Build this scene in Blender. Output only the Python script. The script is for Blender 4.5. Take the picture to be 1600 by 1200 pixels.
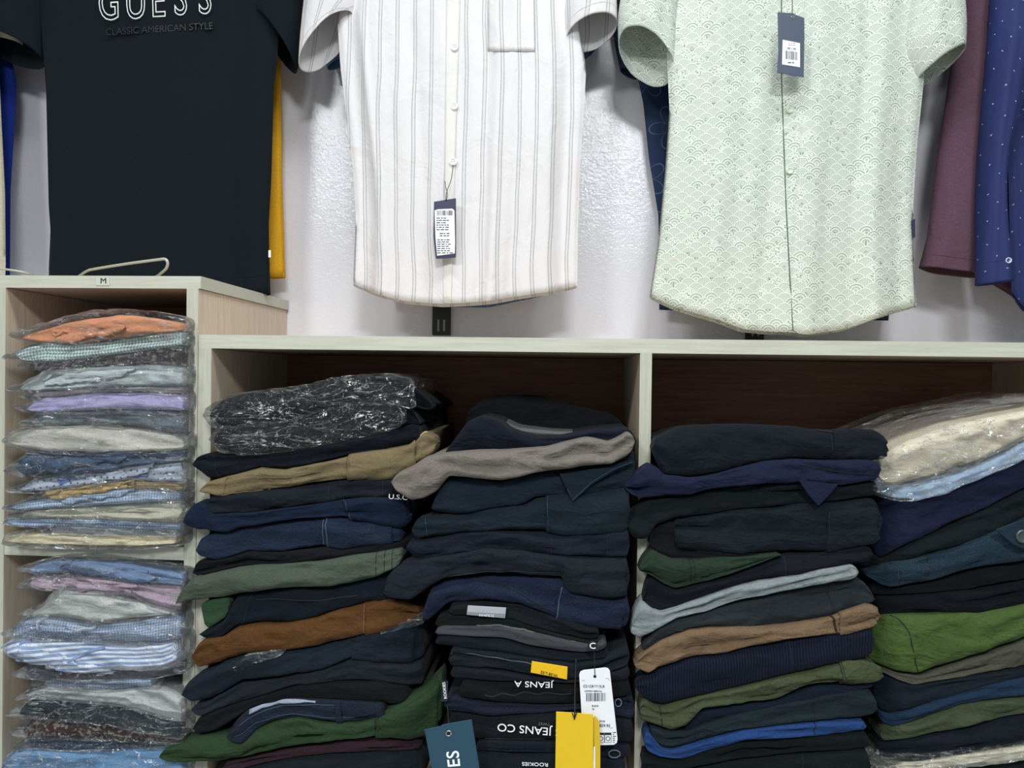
import bpy, math, random
import numpy as np
from mathutils import Matrix, Vector, noise

# ------------------------------------------------------------ camera, world, lights, exposure
scene = bpy.context.scene
for o in list(bpy.data.objects):
    bpy.data.objects.remove(o)
YAW, PITCH, ROLL = math.radians(4.05), math.radians(-0.45), 0.0135
CAM = Vector((0.0, 0.0, 1.25))
Rc = Matrix.Rotation(YAW, 3, 'Z') @ Matrix.Rotation(math.radians(90) + PITCH, 3, 'X') @ Matrix.Rotation(ROLL, 3, 'Z')
FPX = 1200.0
cam_data = bpy.data.cameras.new('camera')
cam_data.sensor_width = 36.0
cam_data.lens = FPX / 1600.0 * 36.0
cam_data.clip_start = 0.02
cam = bpy.data.objects.new('camera', cam_data)
cam.matrix_world = Matrix.Translation(CAM) @ Rc.to_4x4()
scene.collection.objects.link(cam)
scene.camera = cam

scene.view_settings.view_transform = 'Standard'
scene.view_settings.look = 'None'
scene.view_settings.gamma = 1.0
scene.view_settings.exposure = 0.0
scene.view_settings.use_curve_mapping = False

world = bpy.data.worlds.new('shop_ambient')
scene.world = world
world.use_nodes = True
world.node_tree.nodes['Background'].inputs[0].default_value = (0.86, 0.95, 1.0, 1)
world.node_tree.nodes['Background'].inputs[1].default_value = 0.34

def area(name, loc, size, power, target, color=(0.965, 0.995, 1.0)):
    l = bpy.data.lights.new(name, 'AREA')
    l.shape = 'RECTANGLE'
    l.size, l.size_y = size
    l.energy = power
    l.color = color
    o = bpy.data.objects.new(name, l)
    o.location = loc
    d = Vector(target) - Vector(loc)
    o.rotation_euler = d.to_track_quat('-Z', 'Y').to_euler()
    scene.collection.objects.link(o)
    return o
# recessed ceiling panels of the shop aisle
area('ceiling_panel_light', (0.30, -1.45, 2.85), (0.6, 0.6), 80, (0.30, -1.2, 0))
area('ceiling_panel_light', (-1.40, -1.45, 2.85), (0.6, 0.6), 63, (-1.40, -1.2, 0))
area('ceiling_panel_light', (0.10, 0.55, 2.85), (1.2, 0.3), 20, (0.10, 0.75, 0))

# ------------------------------------------------------------ pixel -> point
def at(px, py, Y):
    d = Rc @ Vector(((px - 800.0) / FPX, (600.0 - py) / FPX, -1.0))
    t = (Y - CAM.y) / d.y
    return CAM + d * t
_R = np.array(Rc)
def atn(px, py, Y):
    px, py, Y = np.broadcast_arrays(np.asarray(px, float), np.asarray(py, float), np.asarray(Y, float))
    v = np.stack([(px - 800) / FPX, (600 - py) / FPX, -np.ones_like(px)], -1) @ _R.T
    t = (Y - CAM.y) / v[..., 1]
    return np.array(CAM) + v * t[..., None]

# ------------------------------------------------------------ materials
def lin(c):
    c = c / 255.0
    return c / 12.92 if c <= 0.04045 else ((c + 0.055) / 1.055) ** 2.4
def rgb(h):
    if isinstance(h, str):
        h = h.lstrip('#')
        h = tuple(int(h[i:i + 2], 16) for i in (0, 2, 4))
    return (lin(h[0]), lin(h[1]), lin(h[2]), 1.0)

class E:                                        # tiny node-expression helper
    def __init__(s, nt, sock): s.nt, s.s = nt, sock
    def _op(s, op, *a):
        n = s.nt.nodes.new('ShaderNodeMath'); n.operation = op
        for i, x in enumerate((s,) + a):
            if isinstance(x, E): s.nt.links.new(x.s, n.inputs[i])
            else: n.inputs[i].default_value = float(x)
        return E(s.nt, n.outputs[0])
    def __add__(s, o): return s._op('ADD', o)
    def __sub__(s, o): return s._op('SUBTRACT', o)
    def __mul__(s, o): return s._op('MULTIPLY', o)
    def __truediv__(s, o): return s._op('DIVIDE', o)
    def floor(s): return s._op('FLOOR')
    def fract(s): return s._op('FRACT')
    def sin(s): return s._op('SINE')
    def cos(s): return s._op('COSINE')
    def abs(s): return s._op('ABSOLUTE')
    def sqrt(s): return s._op('SQRT')
    def lt(s, o): return s._op('LESS_THAN', o)
    def gt(s, o): return s._op('GREATER_THAN', o)
    def mod(s, o): return s._op('FLOORED_MODULO', o)
    def atan2(s, o): return s._op('ARCTAN2', o)
    def max(s, o): return s._op('MAXIMUM', o)
    def min(s, o): return s._op('MINIMUM', o)
def pick(c, a, b):                              # c ? a : b
    return a * c + b * (c * -1.0 + 1.0)

def new_mat(name):
    m = bpy.data.materials.new(name); m.use_nodes = True
    nt = m.node_tree
    return m, nt, nt.nodes['Principled BSDF']
def texco(nt, which='Object', scale=None):
    t = nt.nodes.new('ShaderNodeTexCoord')
    s = t.outputs[which]
    if scale:
        mp = nt.nodes.new('ShaderNodeMapping'); mp.inputs['Scale'].default_value = scale
        nt.links.new(s, mp.inputs[0]); s = mp.outputs[0]
    return s
def noise_n(nt, vec, scale, detail=3, rough=0.5, typ='FBM', dist=0.0):
    n = nt.nodes.new('ShaderNodeTexNoise'); n.noise_type = typ
    n.inputs['Scale'].default_value = scale; n.inputs['Detail'].default_value = detail
    n.inputs['Roughness'].default_value = rough; n.inputs['Distortion'].default_value = dist
    nt.links.new(vec, n.inputs['Vector'])
    return n.outputs[0]
def mixc(nt, fac, a, b, mode='MIX'):
    n = nt.nodes.new('ShaderNodeMix'); n.data_type = 'RGBA'; n.blend_type = mode
    for s, x in ((n.inputs[0], fac), (n.inputs[6], a), (n.inputs[7], b)):
        if isinstance(x, E): x = x.s
        if hasattr(x, 'is_output'): nt.links.new(x, s)
        elif isinstance(x, (int, float)): s.default_value = x
        else: s.default_value = x
    return n.outputs[2]
def bump(nt, h, dist, strength=1.0, nrm=None):
    b = nt.nodes.new('ShaderNodeBump'); b.inputs['Strength'].default_value = strength
    b.inputs['Distance'].default_value = dist
    nt.links.new(h.s if isinstance(h, E) else h, b.inputs['Height'])
    if nrm: nt.links.new(nrm, b.inputs['Normal'])
    return b.outputs[0]
def uv_xy(nt):
    t = nt.nodes.new('ShaderNodeTexCoord'); s = nt.nodes.new('ShaderNodeSeparateXYZ')
    nt.links.new(t.outputs['UV'], s.inputs[0])
    return E(nt, s.outputs[0]), E(nt, s.outputs[1]), t.outputs['UV']

_cache = {}
def fabric(hexc, kind='twill', wr=1.0, hang=False):
    key = (hexc, kind, wr, hang)
    if key in _cache: return _cache[key]
    m, nt, p = new_mat(kind + '_fabric')
    U, V, uv = uv_xy(nt)
    ob = texco(nt)
    base = rgb(hexc)
    dark = tuple(c * 0.72 for c in base[:3]) + (1,)
    lite = tuple(min(1, c * 1.22 + 0.002) for c in base[:3]) + (1,)
    n1 = noise_n(nt, ob, 14, 4, 0.6)
    col = mixc(nt, n1, dark, lite)
    col = mixc(nt, 0.5, col, base)
    fine = noise_n(nt, uv, 900, 2, 0.7)
    gr = noise_n(nt, uv, 330, 3, 0.75)
    col = mixc(nt, (E(nt, gr) - 0.35).max(0.0).min(0.45), col, tuple(c * 0.45 for c in base[:3]) + (1,))
    gr2 = noise_n(nt, uv, 260, 3, 0.75)
    col = mixc(nt, (E(nt, gr2) - 0.5).max(0.0) * 1.0, col, tuple(min(1, c * 1.9 + 0.004) for c in base[:3]) + (1,))
    H = E(nt, fine)
    dist = 0.00035
    if kind == 'denim':
        tw = ((U * 900.0 + V * 900.0).sin() * 0.5 + 0.5)
        sp = E(nt, noise_n(nt, uv, 420, 3, 0.7))
        f = ((sp - 0.42) * 3.0).max(0.0).min(1.0) * 0.42
        col = mixc(nt, f, col, tuple(min(1, c * 2.6 + 0.01) for c in base[:3]) + (1,))
        H = H + tw * 0.4
    elif kind == 'corduroy':
        rib = (U * (2 * math.pi / 0.0042)).sin() * 0.5 + 0.5
        col = mixc(nt, rib * 0.75, tuple(c * 0.45 for c in base[:3]) + (1,), lite)
        H = rib * 3.0 + H; dist = 0.0006
    elif kind == 'gingham':
        a = (U / 0.0052).fract().lt(0.5); b = (V / 0.0052).fract().lt(0.5)
        col = mixc(nt, (a + b) * 0.5, rgb('dfe8e6'), rgb(hexc))
    elif kind == 'check':
        a = (U / 0.0046).fract().lt(0.3); b = (V / 0.0046).fract().lt(0.3)
        col = mixc(nt, (a + b) * 0.4, col, rgb('eef4fb'))
    elif kind == 'stripe':
        a = ((V * 0.95 + U * 0.06) / 0.0075).fract().lt(0.5)
        col = mixc(nt, a * 0.9, rgb('eef3fb'), rgb(hexc))
    elif kind == 'linen':
        sp = noise_n(nt, texco(nt, 'UV', (1, 6, 1)), 260, 3, 0.7)
        col = mixc(nt, E(nt, sp) * 0.5, col, rgb('f3f0ea'))
        H = H + E(nt, sp)
    elif kind == 'dots':
        X = U / 0.011; Y = V / 0.011
        j = Y.floor(); off = j.mod(2.0) * 0.5
        dx = (X + off).fract() - 0.5; dy = Y.fract() - 0.5
        r = (dx * dx + dy * dy).sqrt()
        col = mixc(nt, r.lt(0.16), col, rgb('5b6680'))
    elif kind == 'print':
        sp = noise_n(nt, uv, 120, 2, 0.5)
        col = mixc(nt, E(nt, sp).gt(0.56) * 0.5, col, rgb('9a8f86'))
    nt.links.new(col, p.inputs['Base Color'])
    b1 = bump(nt, H, dist, 0.55)
    w1 = noise_n(nt, texco(nt, 'Object', (1, 1, 0.35) if hang else (1, 1, 2.2)), 12 if hang else 16, 3, 0.55, dist=0.3 if hang else 0.6)
    w2 = noise_n(nt, texco(nt, 'Object', (1, 1, 1)), 42, 3, 0.6, dist=0.4)
    b2 = bump(nt, E(nt, w1) + E(nt, w2) * 0.3, 0.011 * wr, 0.8, b1)
    nt.links.new(b2, p.inputs['Normal'])
    p.inputs['Roughness'].default_value = 0.88
    p.inputs['Specular IOR Level'].default_value = 0.12
    p.inputs['Sheen Weight'].default_value = 0.03
    p.inputs['Sheen Roughness'].default_value = 0.5
    _cache[key] = m
    return m

def striped_shirt_mat(with_stripes=True):
    m, nt, p = new_mat('striped_linen')
    U, V, uv = uv_xy(nt)
    base = rgb('e2dfe0') if with_stripes else rgb('e4e2dc')
    w = E(nt, noise_n(nt, uv, 3.2, 2, 0.5)) * 0.026
    x = (U + w).mod(0.0322)
    tex = noise_n(nt, texco(nt, 'UV', (1, 7, 1)), 190, 3, 0.7)
    tex2 = noise_n(nt, texco(nt, 'UV', (9, 1, 1)), 150, 3, 0.7)
    col = mixc(nt, E(nt, tex) * 0.25, base, rgb('c6c2c4'))
    if with_stripes:
        l1 = (x - 0.0100).abs().lt(0.0006); l2 = (x - 0.0155).abs().lt(0.0006)
        l3 = (x - 0.0127).abs().lt(0.0030)
        wob = (E(nt, noise_n(nt, uv, 320, 2, 0.6)) - 0.1).min(0.75)
        col = mixc(nt, l3 * 0.22, col, rgb('a9b0b0'))
        col = mixc(nt, l1.max(l2) * (wob * 0.7 + 0.25), col, rgb('55595f'))
    nt.links.new(col, p.inputs['Base Color'])
    b1 = bump(nt, E(nt, tex) + E(nt, tex2), 0.0006, 0.6)
    w1 = noise_n(nt, texco(nt, 'Object', (1, 1, 0.7)), 11, 4, 0.6, dist=0.5)
    nt.links.new(bump(nt, w1, 0.010, 0.7, b1), p.inputs['Normal'])
    p.inputs['Roughness'].default_value = 0.85
    p.inputs['Specular IOR Level'].default_value = 0.2
    return m

def scallop_mat():
    m, nt, p = new_mat('scallop_print_cotton')
    U, V, uv = uv_xy(nt)
    w = 0.0255; h = 0.36
    X = U / w; Y = V / w
    n = (Y / h).floor()
    def layer(k):
        j = n + float(k)
        off = j.mod(2.0) * 0.5
        i = (X - off + 0.5).floor()
        dx = X - off - i; dy = Y - j * h
        r = (dx * dx + dy * dy).sqrt()
        hs = ((i * 12.9898 + j * 78.233).sin() * 437.585).fract()
        return r, hs, dx, dy
    A, B, C = layer(-1), layer(0), layer(1)
    ca, cb = A[0].lt(0.5), B[0].lt(0.5)
    r, hs, dx, dy = [pick(ca, a, pick(cb, b, c)) for a, b, c in zip(A, B, C)]
    ring = ((r * 62.0).sin() * 0.5 + 0.5)
    ring2 = ((r * 34.0 + 1.0).sin() * 0.5 + 0.5)
    vert = ((dx * 105.0).sin() * 0.5 + 0.5)
    horz = ((dy * 95.0 + (dx * 14.0).sin() * 2.0).sin() * 0.5 + 0.5)
    spk = E(nt, noise_n(nt, uv, 420, 2, 0.6)).gt(0.55)
    pat = pick(hs.lt(0.28), ring, pick(hs.lt(0.5), vert, pick(hs.lt(0.68), ring2, pick(hs.lt(0.84), horz, spk))))
    light, mid, dk = rgb('dbe0d8'), rgb('9ba998'), rgb('5f745b')
    col = mixc(nt, pat * 0.9, light, mid)
    heart = r.lt(0.17) * hs.gt(0.62)
    col = mixc(nt, heart * spk * 0.9, col, dk)
    flow = r.lt(0.36) * hs.gt(0.88)
    col = mixc(nt, flow * spk * 0.75, col, rgb('5c8a4e'))
    edge = r.gt(0.435)
    col = mixc(nt, edge, col, rgb('e5e9e1'))
    shadow = r.gt(0.405) * r.lt(0.435)  # dark line of the print, just inside each scallop's pale rim
    col = mixc(nt, shadow * 0.55, col, dk)
    out = r.gt(0.492)
    col = mixc(nt, out * 0.45, col, dk)
    nt.links.new(col, p.inputs['Base Color'])
    w1 = noise_n(nt, texco(nt, 'Object', (1, 1, 0.6)), 9, 3, 0.5, dist=0.4)
    nt.links.new(bump(nt, w1, 0.010, 0.7), p.inputs['Normal'])
    p.inputs['Roughness'].default_value = 0.8
    p.inputs['Specular IOR Level'].default_value = 0.25
    return m

def floral_mat(base, line, cell=0.105):
    m, nt, p = new_mat('floral_print_cotton')
    U, V, uv = uv_xy(nt)
    X = U / cell; Y = V / cell
    j = Y.floor(); off = j.mod(2.0) * 0.5
    i = (X + off).floor()
    dx = (X + off).fract() - 0.5; dy = Y.fract() - 0.5
    r = (dx * dx + dy * dy).sqrt()
    th = dy.atan2(dx)
    pr = ((th * 2.5 + i + j * 2.0).cos().abs() * 0.30 + 0.13)
    l1 = (r - pr).abs().lt(0.011)
    l2 = ((th * 14.0).sin().abs().lt(0.16)) * r.lt(0.20) * r.gt(0.04)
    cd = r.lt(0.035)
    c = mixc(nt, l1.max(l2).max(cd) * 0.6, rgb(base), rgb(line))
    nt.links.new(c, p.inputs['Base Color'])
    p.inputs['Roughness'].default_value = 0.85
    return m

def dash_dot_mat(base, dot):
    m, nt, p = new_mat('dotted_cotton')
    U, V, uv = uv_xy(nt)
    c = 0.024
    X = U / c; Y = V / c
    j = Y.floor(); off = j.mod(2.0) * 0.5
    i = (X + off).floor()
    dx = (X + off).fract() - 0.5; dy = Y.fract() - 0.5
    a = (i * 7.31 + j * 3.77).sin() * 1.2
    rx = dx * a.cos() + dy * a.sin(); ry = dy * a.cos() - dx * a.sin()
    r = (rx * rx * 0.5 + ry * ry * 1.8).sqrt()
    n1 = noise_n(nt, texco(nt), 12, 4, 0.6)
    b = rgb(base)
    col = mixc(nt, n1, tuple(q * 0.75 for q in b[:3]) + (1,), tuple(q * 1.25 for q in b[:3]) + (1,))
    col = mixc(nt, r.lt(0.040), col, rgb(dot))
    nt.links.new(col, p.inputs['Base Color'])
    w1 = noise_n(nt, texco(nt, 'Object', (1, 1, 0.5)), 10, 3, 0.5, dist=0.4)
    nt.links.new(bump(nt, w1, 0.012, 0.8), p.inputs['Normal'])
    p.inputs['Roughness'].default_value = 0.8
    return m

def plastic_film(name='clear_plastic_film', haze=0.012):
    m = bpy.data.materials.new(name); m.use_nodes = True
    nt = m.node_tree; nt.nodes.clear()
    out = nt.nodes.new('ShaderNodeOutputMaterial')
    tr = nt.nodes.new('ShaderNodeBsdfTransparent'); tr.inputs[0].default_value = (0.97, 0.985, 0.985, 1)
    gl = nt.nodes.new('ShaderNodeBsdfGlossy'); gl.inputs['Roughness'].default_value = 0.05
    df = nt.nodes.new('ShaderNodeBsdfDiffuse'); df.inputs[0].default_value = (0.8, 0.83, 0.84, 1)
    ob = texco(nt, 'Object', (1, 1, 2.4))
    r1 = noise_n(nt, ob, 22, 4, 0.6, dist=1.6)
    r2 = noise_n(nt, ob, 75, 3, 0.6, dist=1.0)
    v = nt.nodes.new('ShaderNodeTexVoronoi'); v.feature = 'DISTANCE_TO_EDGE'; v.inputs['Scale'].default_value = 30
    mp = nt.nodes.new('ShaderNodeMapping'); mp.inputs['Scale'].default_value = (0.7, 1, 1.9); mp.inputs['Rotation'].default_value = (0, 0.5, 0)
    nt.links.new(texco(nt), mp.inputs[0]); nt.links.new(mp.outputs[0], v.inputs['Vector'])
    h = (E(nt, r1) - 0.5).abs() * 1.3 + (E(nt, r2) - 0.5).abs() * 0.35 + E(nt, v.outputs['Distance']).min(0.22) * 0.8
    b = bump(nt, h, 0.045, 1.0)
    k1 = (E(nt, noise_n(nt, texco(nt, 'Object', (0.42, 1, 1.7)), 18, 4, 0.6, dist=1.6)) - 0.5).abs()
    k2 = (E(nt, noise_n(nt, texco(nt, 'Object', (1, 1, 1.2)), 48, 3, 0.6, dist=1.5)) - 0.5).abs()
    crease = ((k1 * -80.0 + 1.0).max(0.0) * 1.2 + (k2 * -55.0 + 1.0).max(0.0) * 0.35).min(1.0)  # white streaks: stress-whitened creases plus glints put into the film's colour
    nt.links.new(b, gl.inputs['Normal'])
    lw = nt.nodes.new('ShaderNodeFresnel'); lw.inputs['IOR'].default_value = 1.5
    f = (E(nt, lw.outputs[0]) * 0.8 + 0.012 + crease * 0.6).min(0.75)
    m1 = nt.nodes.new('ShaderNodeMixShader'); nt.links.new((crease * 0.22 + haze).s, m1.inputs[0])
    nt.links.new(tr.outputs[0], m1.inputs[1]); nt.links.new(df.outputs[0], m1.inputs[2])
    m2 = nt.nodes.new('ShaderNodeMixShader'); nt.links.new(f.s, m2.inputs[0])
    nt.links.new(m1.outputs[0], m2.inputs[1]); nt.links.new(gl.outputs[0], m2.inputs[2])
    nt.links.new(m2.outputs[0], out.inputs['Surface'])
    return m

def wood_mat(name, light, dark, vert=True, rough=0.5):
    m, nt, p = new_mat(name)
    sc = (22, 22, 1.2) if vert else (1.2, 22, 22)
    ob = texco(nt, 'Object', sc)
    n1 = noise_n(nt, ob, 9, 5, 0.62)
    n2 = noise_n(nt, ob, 40, 2, 0.5)
    f = (E(nt, n1) * 0.75 + E(nt, n2) * 0.25 - 0.38) * 3.2
    col = mixc(nt, f.max(0.0).min(1.0), rgb(light), rgb(dark))
    nt.links.new(col, p.inputs['Base Color'])
    p.inputs['Roughness'].default_value = rough
    nt.links.new(bump(nt, f, 0.0003, 0.3), p.inputs['Normal'])
    return m

def plain(name, hexc, rough=0.5, metal=0.0, spec=0.5):
    m, nt, p = new_mat(name)
    n = noise_n(nt, texco(nt), 60, 2)
    b = rgb(hexc)
    nt.links.new(mixc(nt, n, tuple(c * 0.93 for c in b[:3]) + (1,), tuple(min(1, c * 1.05) for c in b[:3]) + (1,)), p.inputs['Base Color'])
    p.inputs['Roughness'].default_value = rough; p.inputs['Metallic'].default_value = metal
    p.inputs['Specular IOR Level'].default_value = spec
    return m

M_edge = wood_mat('pale_edge_laminate', 'bdbdad', 'a9a999', True, 0.45)
M_edge_h = wood_mat('pale_edge_laminate_rail', 'c3c3b3', 'b0b09f', False, 0.45)
M_side = wood_mat('beige_wood_laminate', 'd9c9b4', 'c2ae98', True, 0.5)
M_back = wood_mat('brown_back_laminate', '936650', '704a39', False, 0.6)
M_film = plastic_film()
M_white_print = plain('white_print', 'f4f6f6', 0.6)
M_black_print = plain('black_print', '1a1c20', 0.6)
M_cord = plain('black_cord', '14161a', 0.7)

# ------------------------------------------------------------ objects
ORG = {}
def mk(name, verts, faces, mat, parent=None, uvs=None, smooth=True, label=None, cat=None, group=None, kind=None, origin=None):
    V = np.asarray(verts, float)
    if parent is None:
        o_ = np.array(origin) if origin is not None else np.array([(V[:, 0].min() + V[:, 0].max()) / 2, (V[:, 1].min() + V[:, 1].max()) / 2, V[:, 2].min()])
        loc = o_
    else:
        o_ = ORG[parent.name]; loc = np.zeros(3)
    me = bpy.data.meshes.new(name)
    me.from_pydata((V - o_).tolist(), [], [tuple(f) for f in faces])
    if uvs is not None:
        ul = me.uv_layers.new(name='UVMap')
        idx = np.empty(len(me.loops), dtype=np.int32); me.loops.foreach_get('vertex_index', idx)
        ul.data.foreach_set('uv', np.asarray(uvs, float)[idx].ravel())
    if smooth: me.polygons.foreach_set('use_smooth', [True] * len(me.polygons))
    me.materials.append(mat)
    me.update()
    ob = bpy.data.objects.new(name, me)
    scene.collection.objects.link(ob)
    ob.location = loc
    if parent is not None: ob.parent = parent
    ORG[ob.name] = o_
    tag(ob, label, cat, group, kind)
    return ob
def tag(o, label=None, cat=None, group=None, kind=None):
    if label: o['label'] = label
    if cat: o['category'] = cat
    if group: o['group'] = group
    if kind: o['kind'] = kind
def empty(name, loc, label=None, cat=None, group=None):
    o = bpy.data.objects.new(name, None); o.empty_display_size = 0.03
    scene.collection.objects.link(o); o.location = loc
    ORG[o.name] = np.array(loc, float)
    tag(o, label, cat, group)
    return o

def boxv(a, b, bev=0.0):
    (x0, y0, z0), (x1, y1, z1) = a, b
    v = [(x, y, z) for z in (z0, z1) for y in (y0, y1) for x in (x0, x1)]
    f = [(0, 2, 3, 1), (4, 5, 7, 6), (0, 1, 5, 4), (2, 6, 7, 3), (0, 4, 6, 2), (1, 3, 7, 5)]
    return v, f
def box(name, a, b, mat, parent=None, bev=0.0012, **k):
    v, f = boxv(a, b)
    o = mk(name, v, f, mat, parent, smooth=False, **k)
    if bev:
        m = o.modifiers.new('bevel', 'BEVEL'); m.width = bev; m.segments = 2
    return o

def tube(name, pts, r, mat, parent=None, n=8, **k):
    P = np.array([tuple(p) for p in pts], float)
    rings, faces = [], []
    T = np.gradient(P, axis=0); T /= np.linalg.norm(T, axis=1)[:, None] + 1e-12
    ref = np.array([0.13, 0.97, 0.2]); 
    for i, (p, t) in enumerate(zip(P, T)):
        a = np.cross(t, ref); a /= np.linalg.norm(a) + 1e-9; b = np.cross(t, a)
        rr = r[i] if hasattr(r, '__len__') else r
        for q in range(n):
            an = 2 * math.pi * q / n
            rings.append(p + rr * (math.cos(an) * a + math.sin(an) * b))
    for i in range(len(P) - 1):
        for q in range(n):
            q2 = (q + 1) % n
            faces.append((i * n + q, i * n + q2, (i + 1) * n + q2, (i + 1) * n + q))
    faces.append(tuple(range(n))[::-1]); faces.append(tuple((len(P) - 1) * n + q for q in range(n)))
    return mk(name, rings, faces, mat, parent, **k)

def smooth_path(pts, n=40):
    P = np.array([tuple(p) for p in pts], float)
    out = []
    m = len(P)
    for s in np.linspace(0, m - 1 - 1e-6, n):
        i = int(s); t = s - i
        p0, p1, p2, p3 = P[max(i - 1, 0)], P[i], P[min(i + 1, m - 1)], P[min(i + 2, m - 1)]
        out.append(0.5 * ((2 * p1) + (-p0 + p2) * t + (2 * p0 - 5 * p1 + 4 * p2 - p3) * t * t + (-p0 + 3 * p1 - 3 * p2 + p3) * t ** 3))
    return out

def poly_slab(name, pts, Y, th, mat, parent=None, bev=0.0006, **k):
    """a thin solid with a pixel-traced outline at depth Y (scalar or one depth per point)"""
    Ys = Y if hasattr(Y, '__len__') else [Y] * len(pts)
    F = [at(x, y, yy) for (x, y), yy in zip(pts, Ys)]
    B = [Vector((p.x, p.y + th, p.z)) for p in F]
    n = len(F)
    faces = [tuple(range(n))[::-1], tuple(range(n, 2 * n))] + [(i, (i + 1) % n, n + (i + 1) % n, n + i) for i in range(n)]
    o = mk(name, F + B, faces, mat, parent, smooth=False, **k)
    if bev:
        m = o.modifiers.new('bevel', 'BEVEL'); m.width = bev; m.segments = 2; m.limit_method = 'ANGLE'
    return o

def text(name, body, px, py, Y, size, ang, mat, parent, sx=1.0, outline=0.0, align='CENTER', label=None, ext=0.0003):
    c = bpy.data.curves.new(name, 'FONT')
    c.body = body; c.size = size; c.align_x = align; c.align_y = 'CENTER'; c.extrude = ext
    c.resolution_u = 4
    if outline:
        c.fill_mode = 'NONE'; c.extrude = 0; c.bevel_depth = outline; c.bevel_resolution = 2
    c.materials.append(mat)
    o = bpy.data.objects.new(name, c)
    scene.collection.objects.link(o)
    p = at(px, py, Y)
    o.matrix_world = Matrix.Identity(4)
    o.parent = parent
    off = np.array(p) - (ORG[parent.name] if parent else 0)
    o.location = off
    R = Matrix.Rotation(math.radians(90), 3, 'X') @ Matrix.Rotation(math.radians(ang) + 0.012, 3, 'Z')
    o.rotation_euler = R.to_euler()
    o.scale = (sx, 1, 1)
    ORG[o.name] = np.array(p)
    if label: o['label'] = label
    return o

# ------------------------------------------------------------ curves
def curve(pts, xs, sm=3.0):
    P = np.array(sorted(pts), float)
    fine = np.arange(P[0, 0] - 3 * sm, P[-1, 0] + 3 * sm + 1, 1.5)
    y = np.interp(fine, P[:, 0], P[:, 1])
    # odd extension at the ends keeps the end values
    y = np.where(fine < P[0, 0], 2 * P[0, 1] - np.interp(2 * P[0, 0] - fine, P[:, 0], P[:, 1]), y)
    y = np.where(fine > P[-1, 0], 2 * P[-1, 1] - np.interp(2 * P[-1, 0] - fine, P[:, 0], P[:, 1]), y)
    k = np.exp(-0.5 * (np.arange(-9, 10) * 1.5 / sm * 1.3) ** 2); k /= k.sum()
    ys = np.convolve(np.pad(y, 9, mode='edge'), k, mode='valid')
    return np.interp(xs, fine, ys)
def sstep(a, b, x):
    t = np.clip((x - a) / (b - a), 0, 1); return t * t * (3 - 2 * t)
def nz(x, y, z): return noise.noise((x, y, z))

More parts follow.
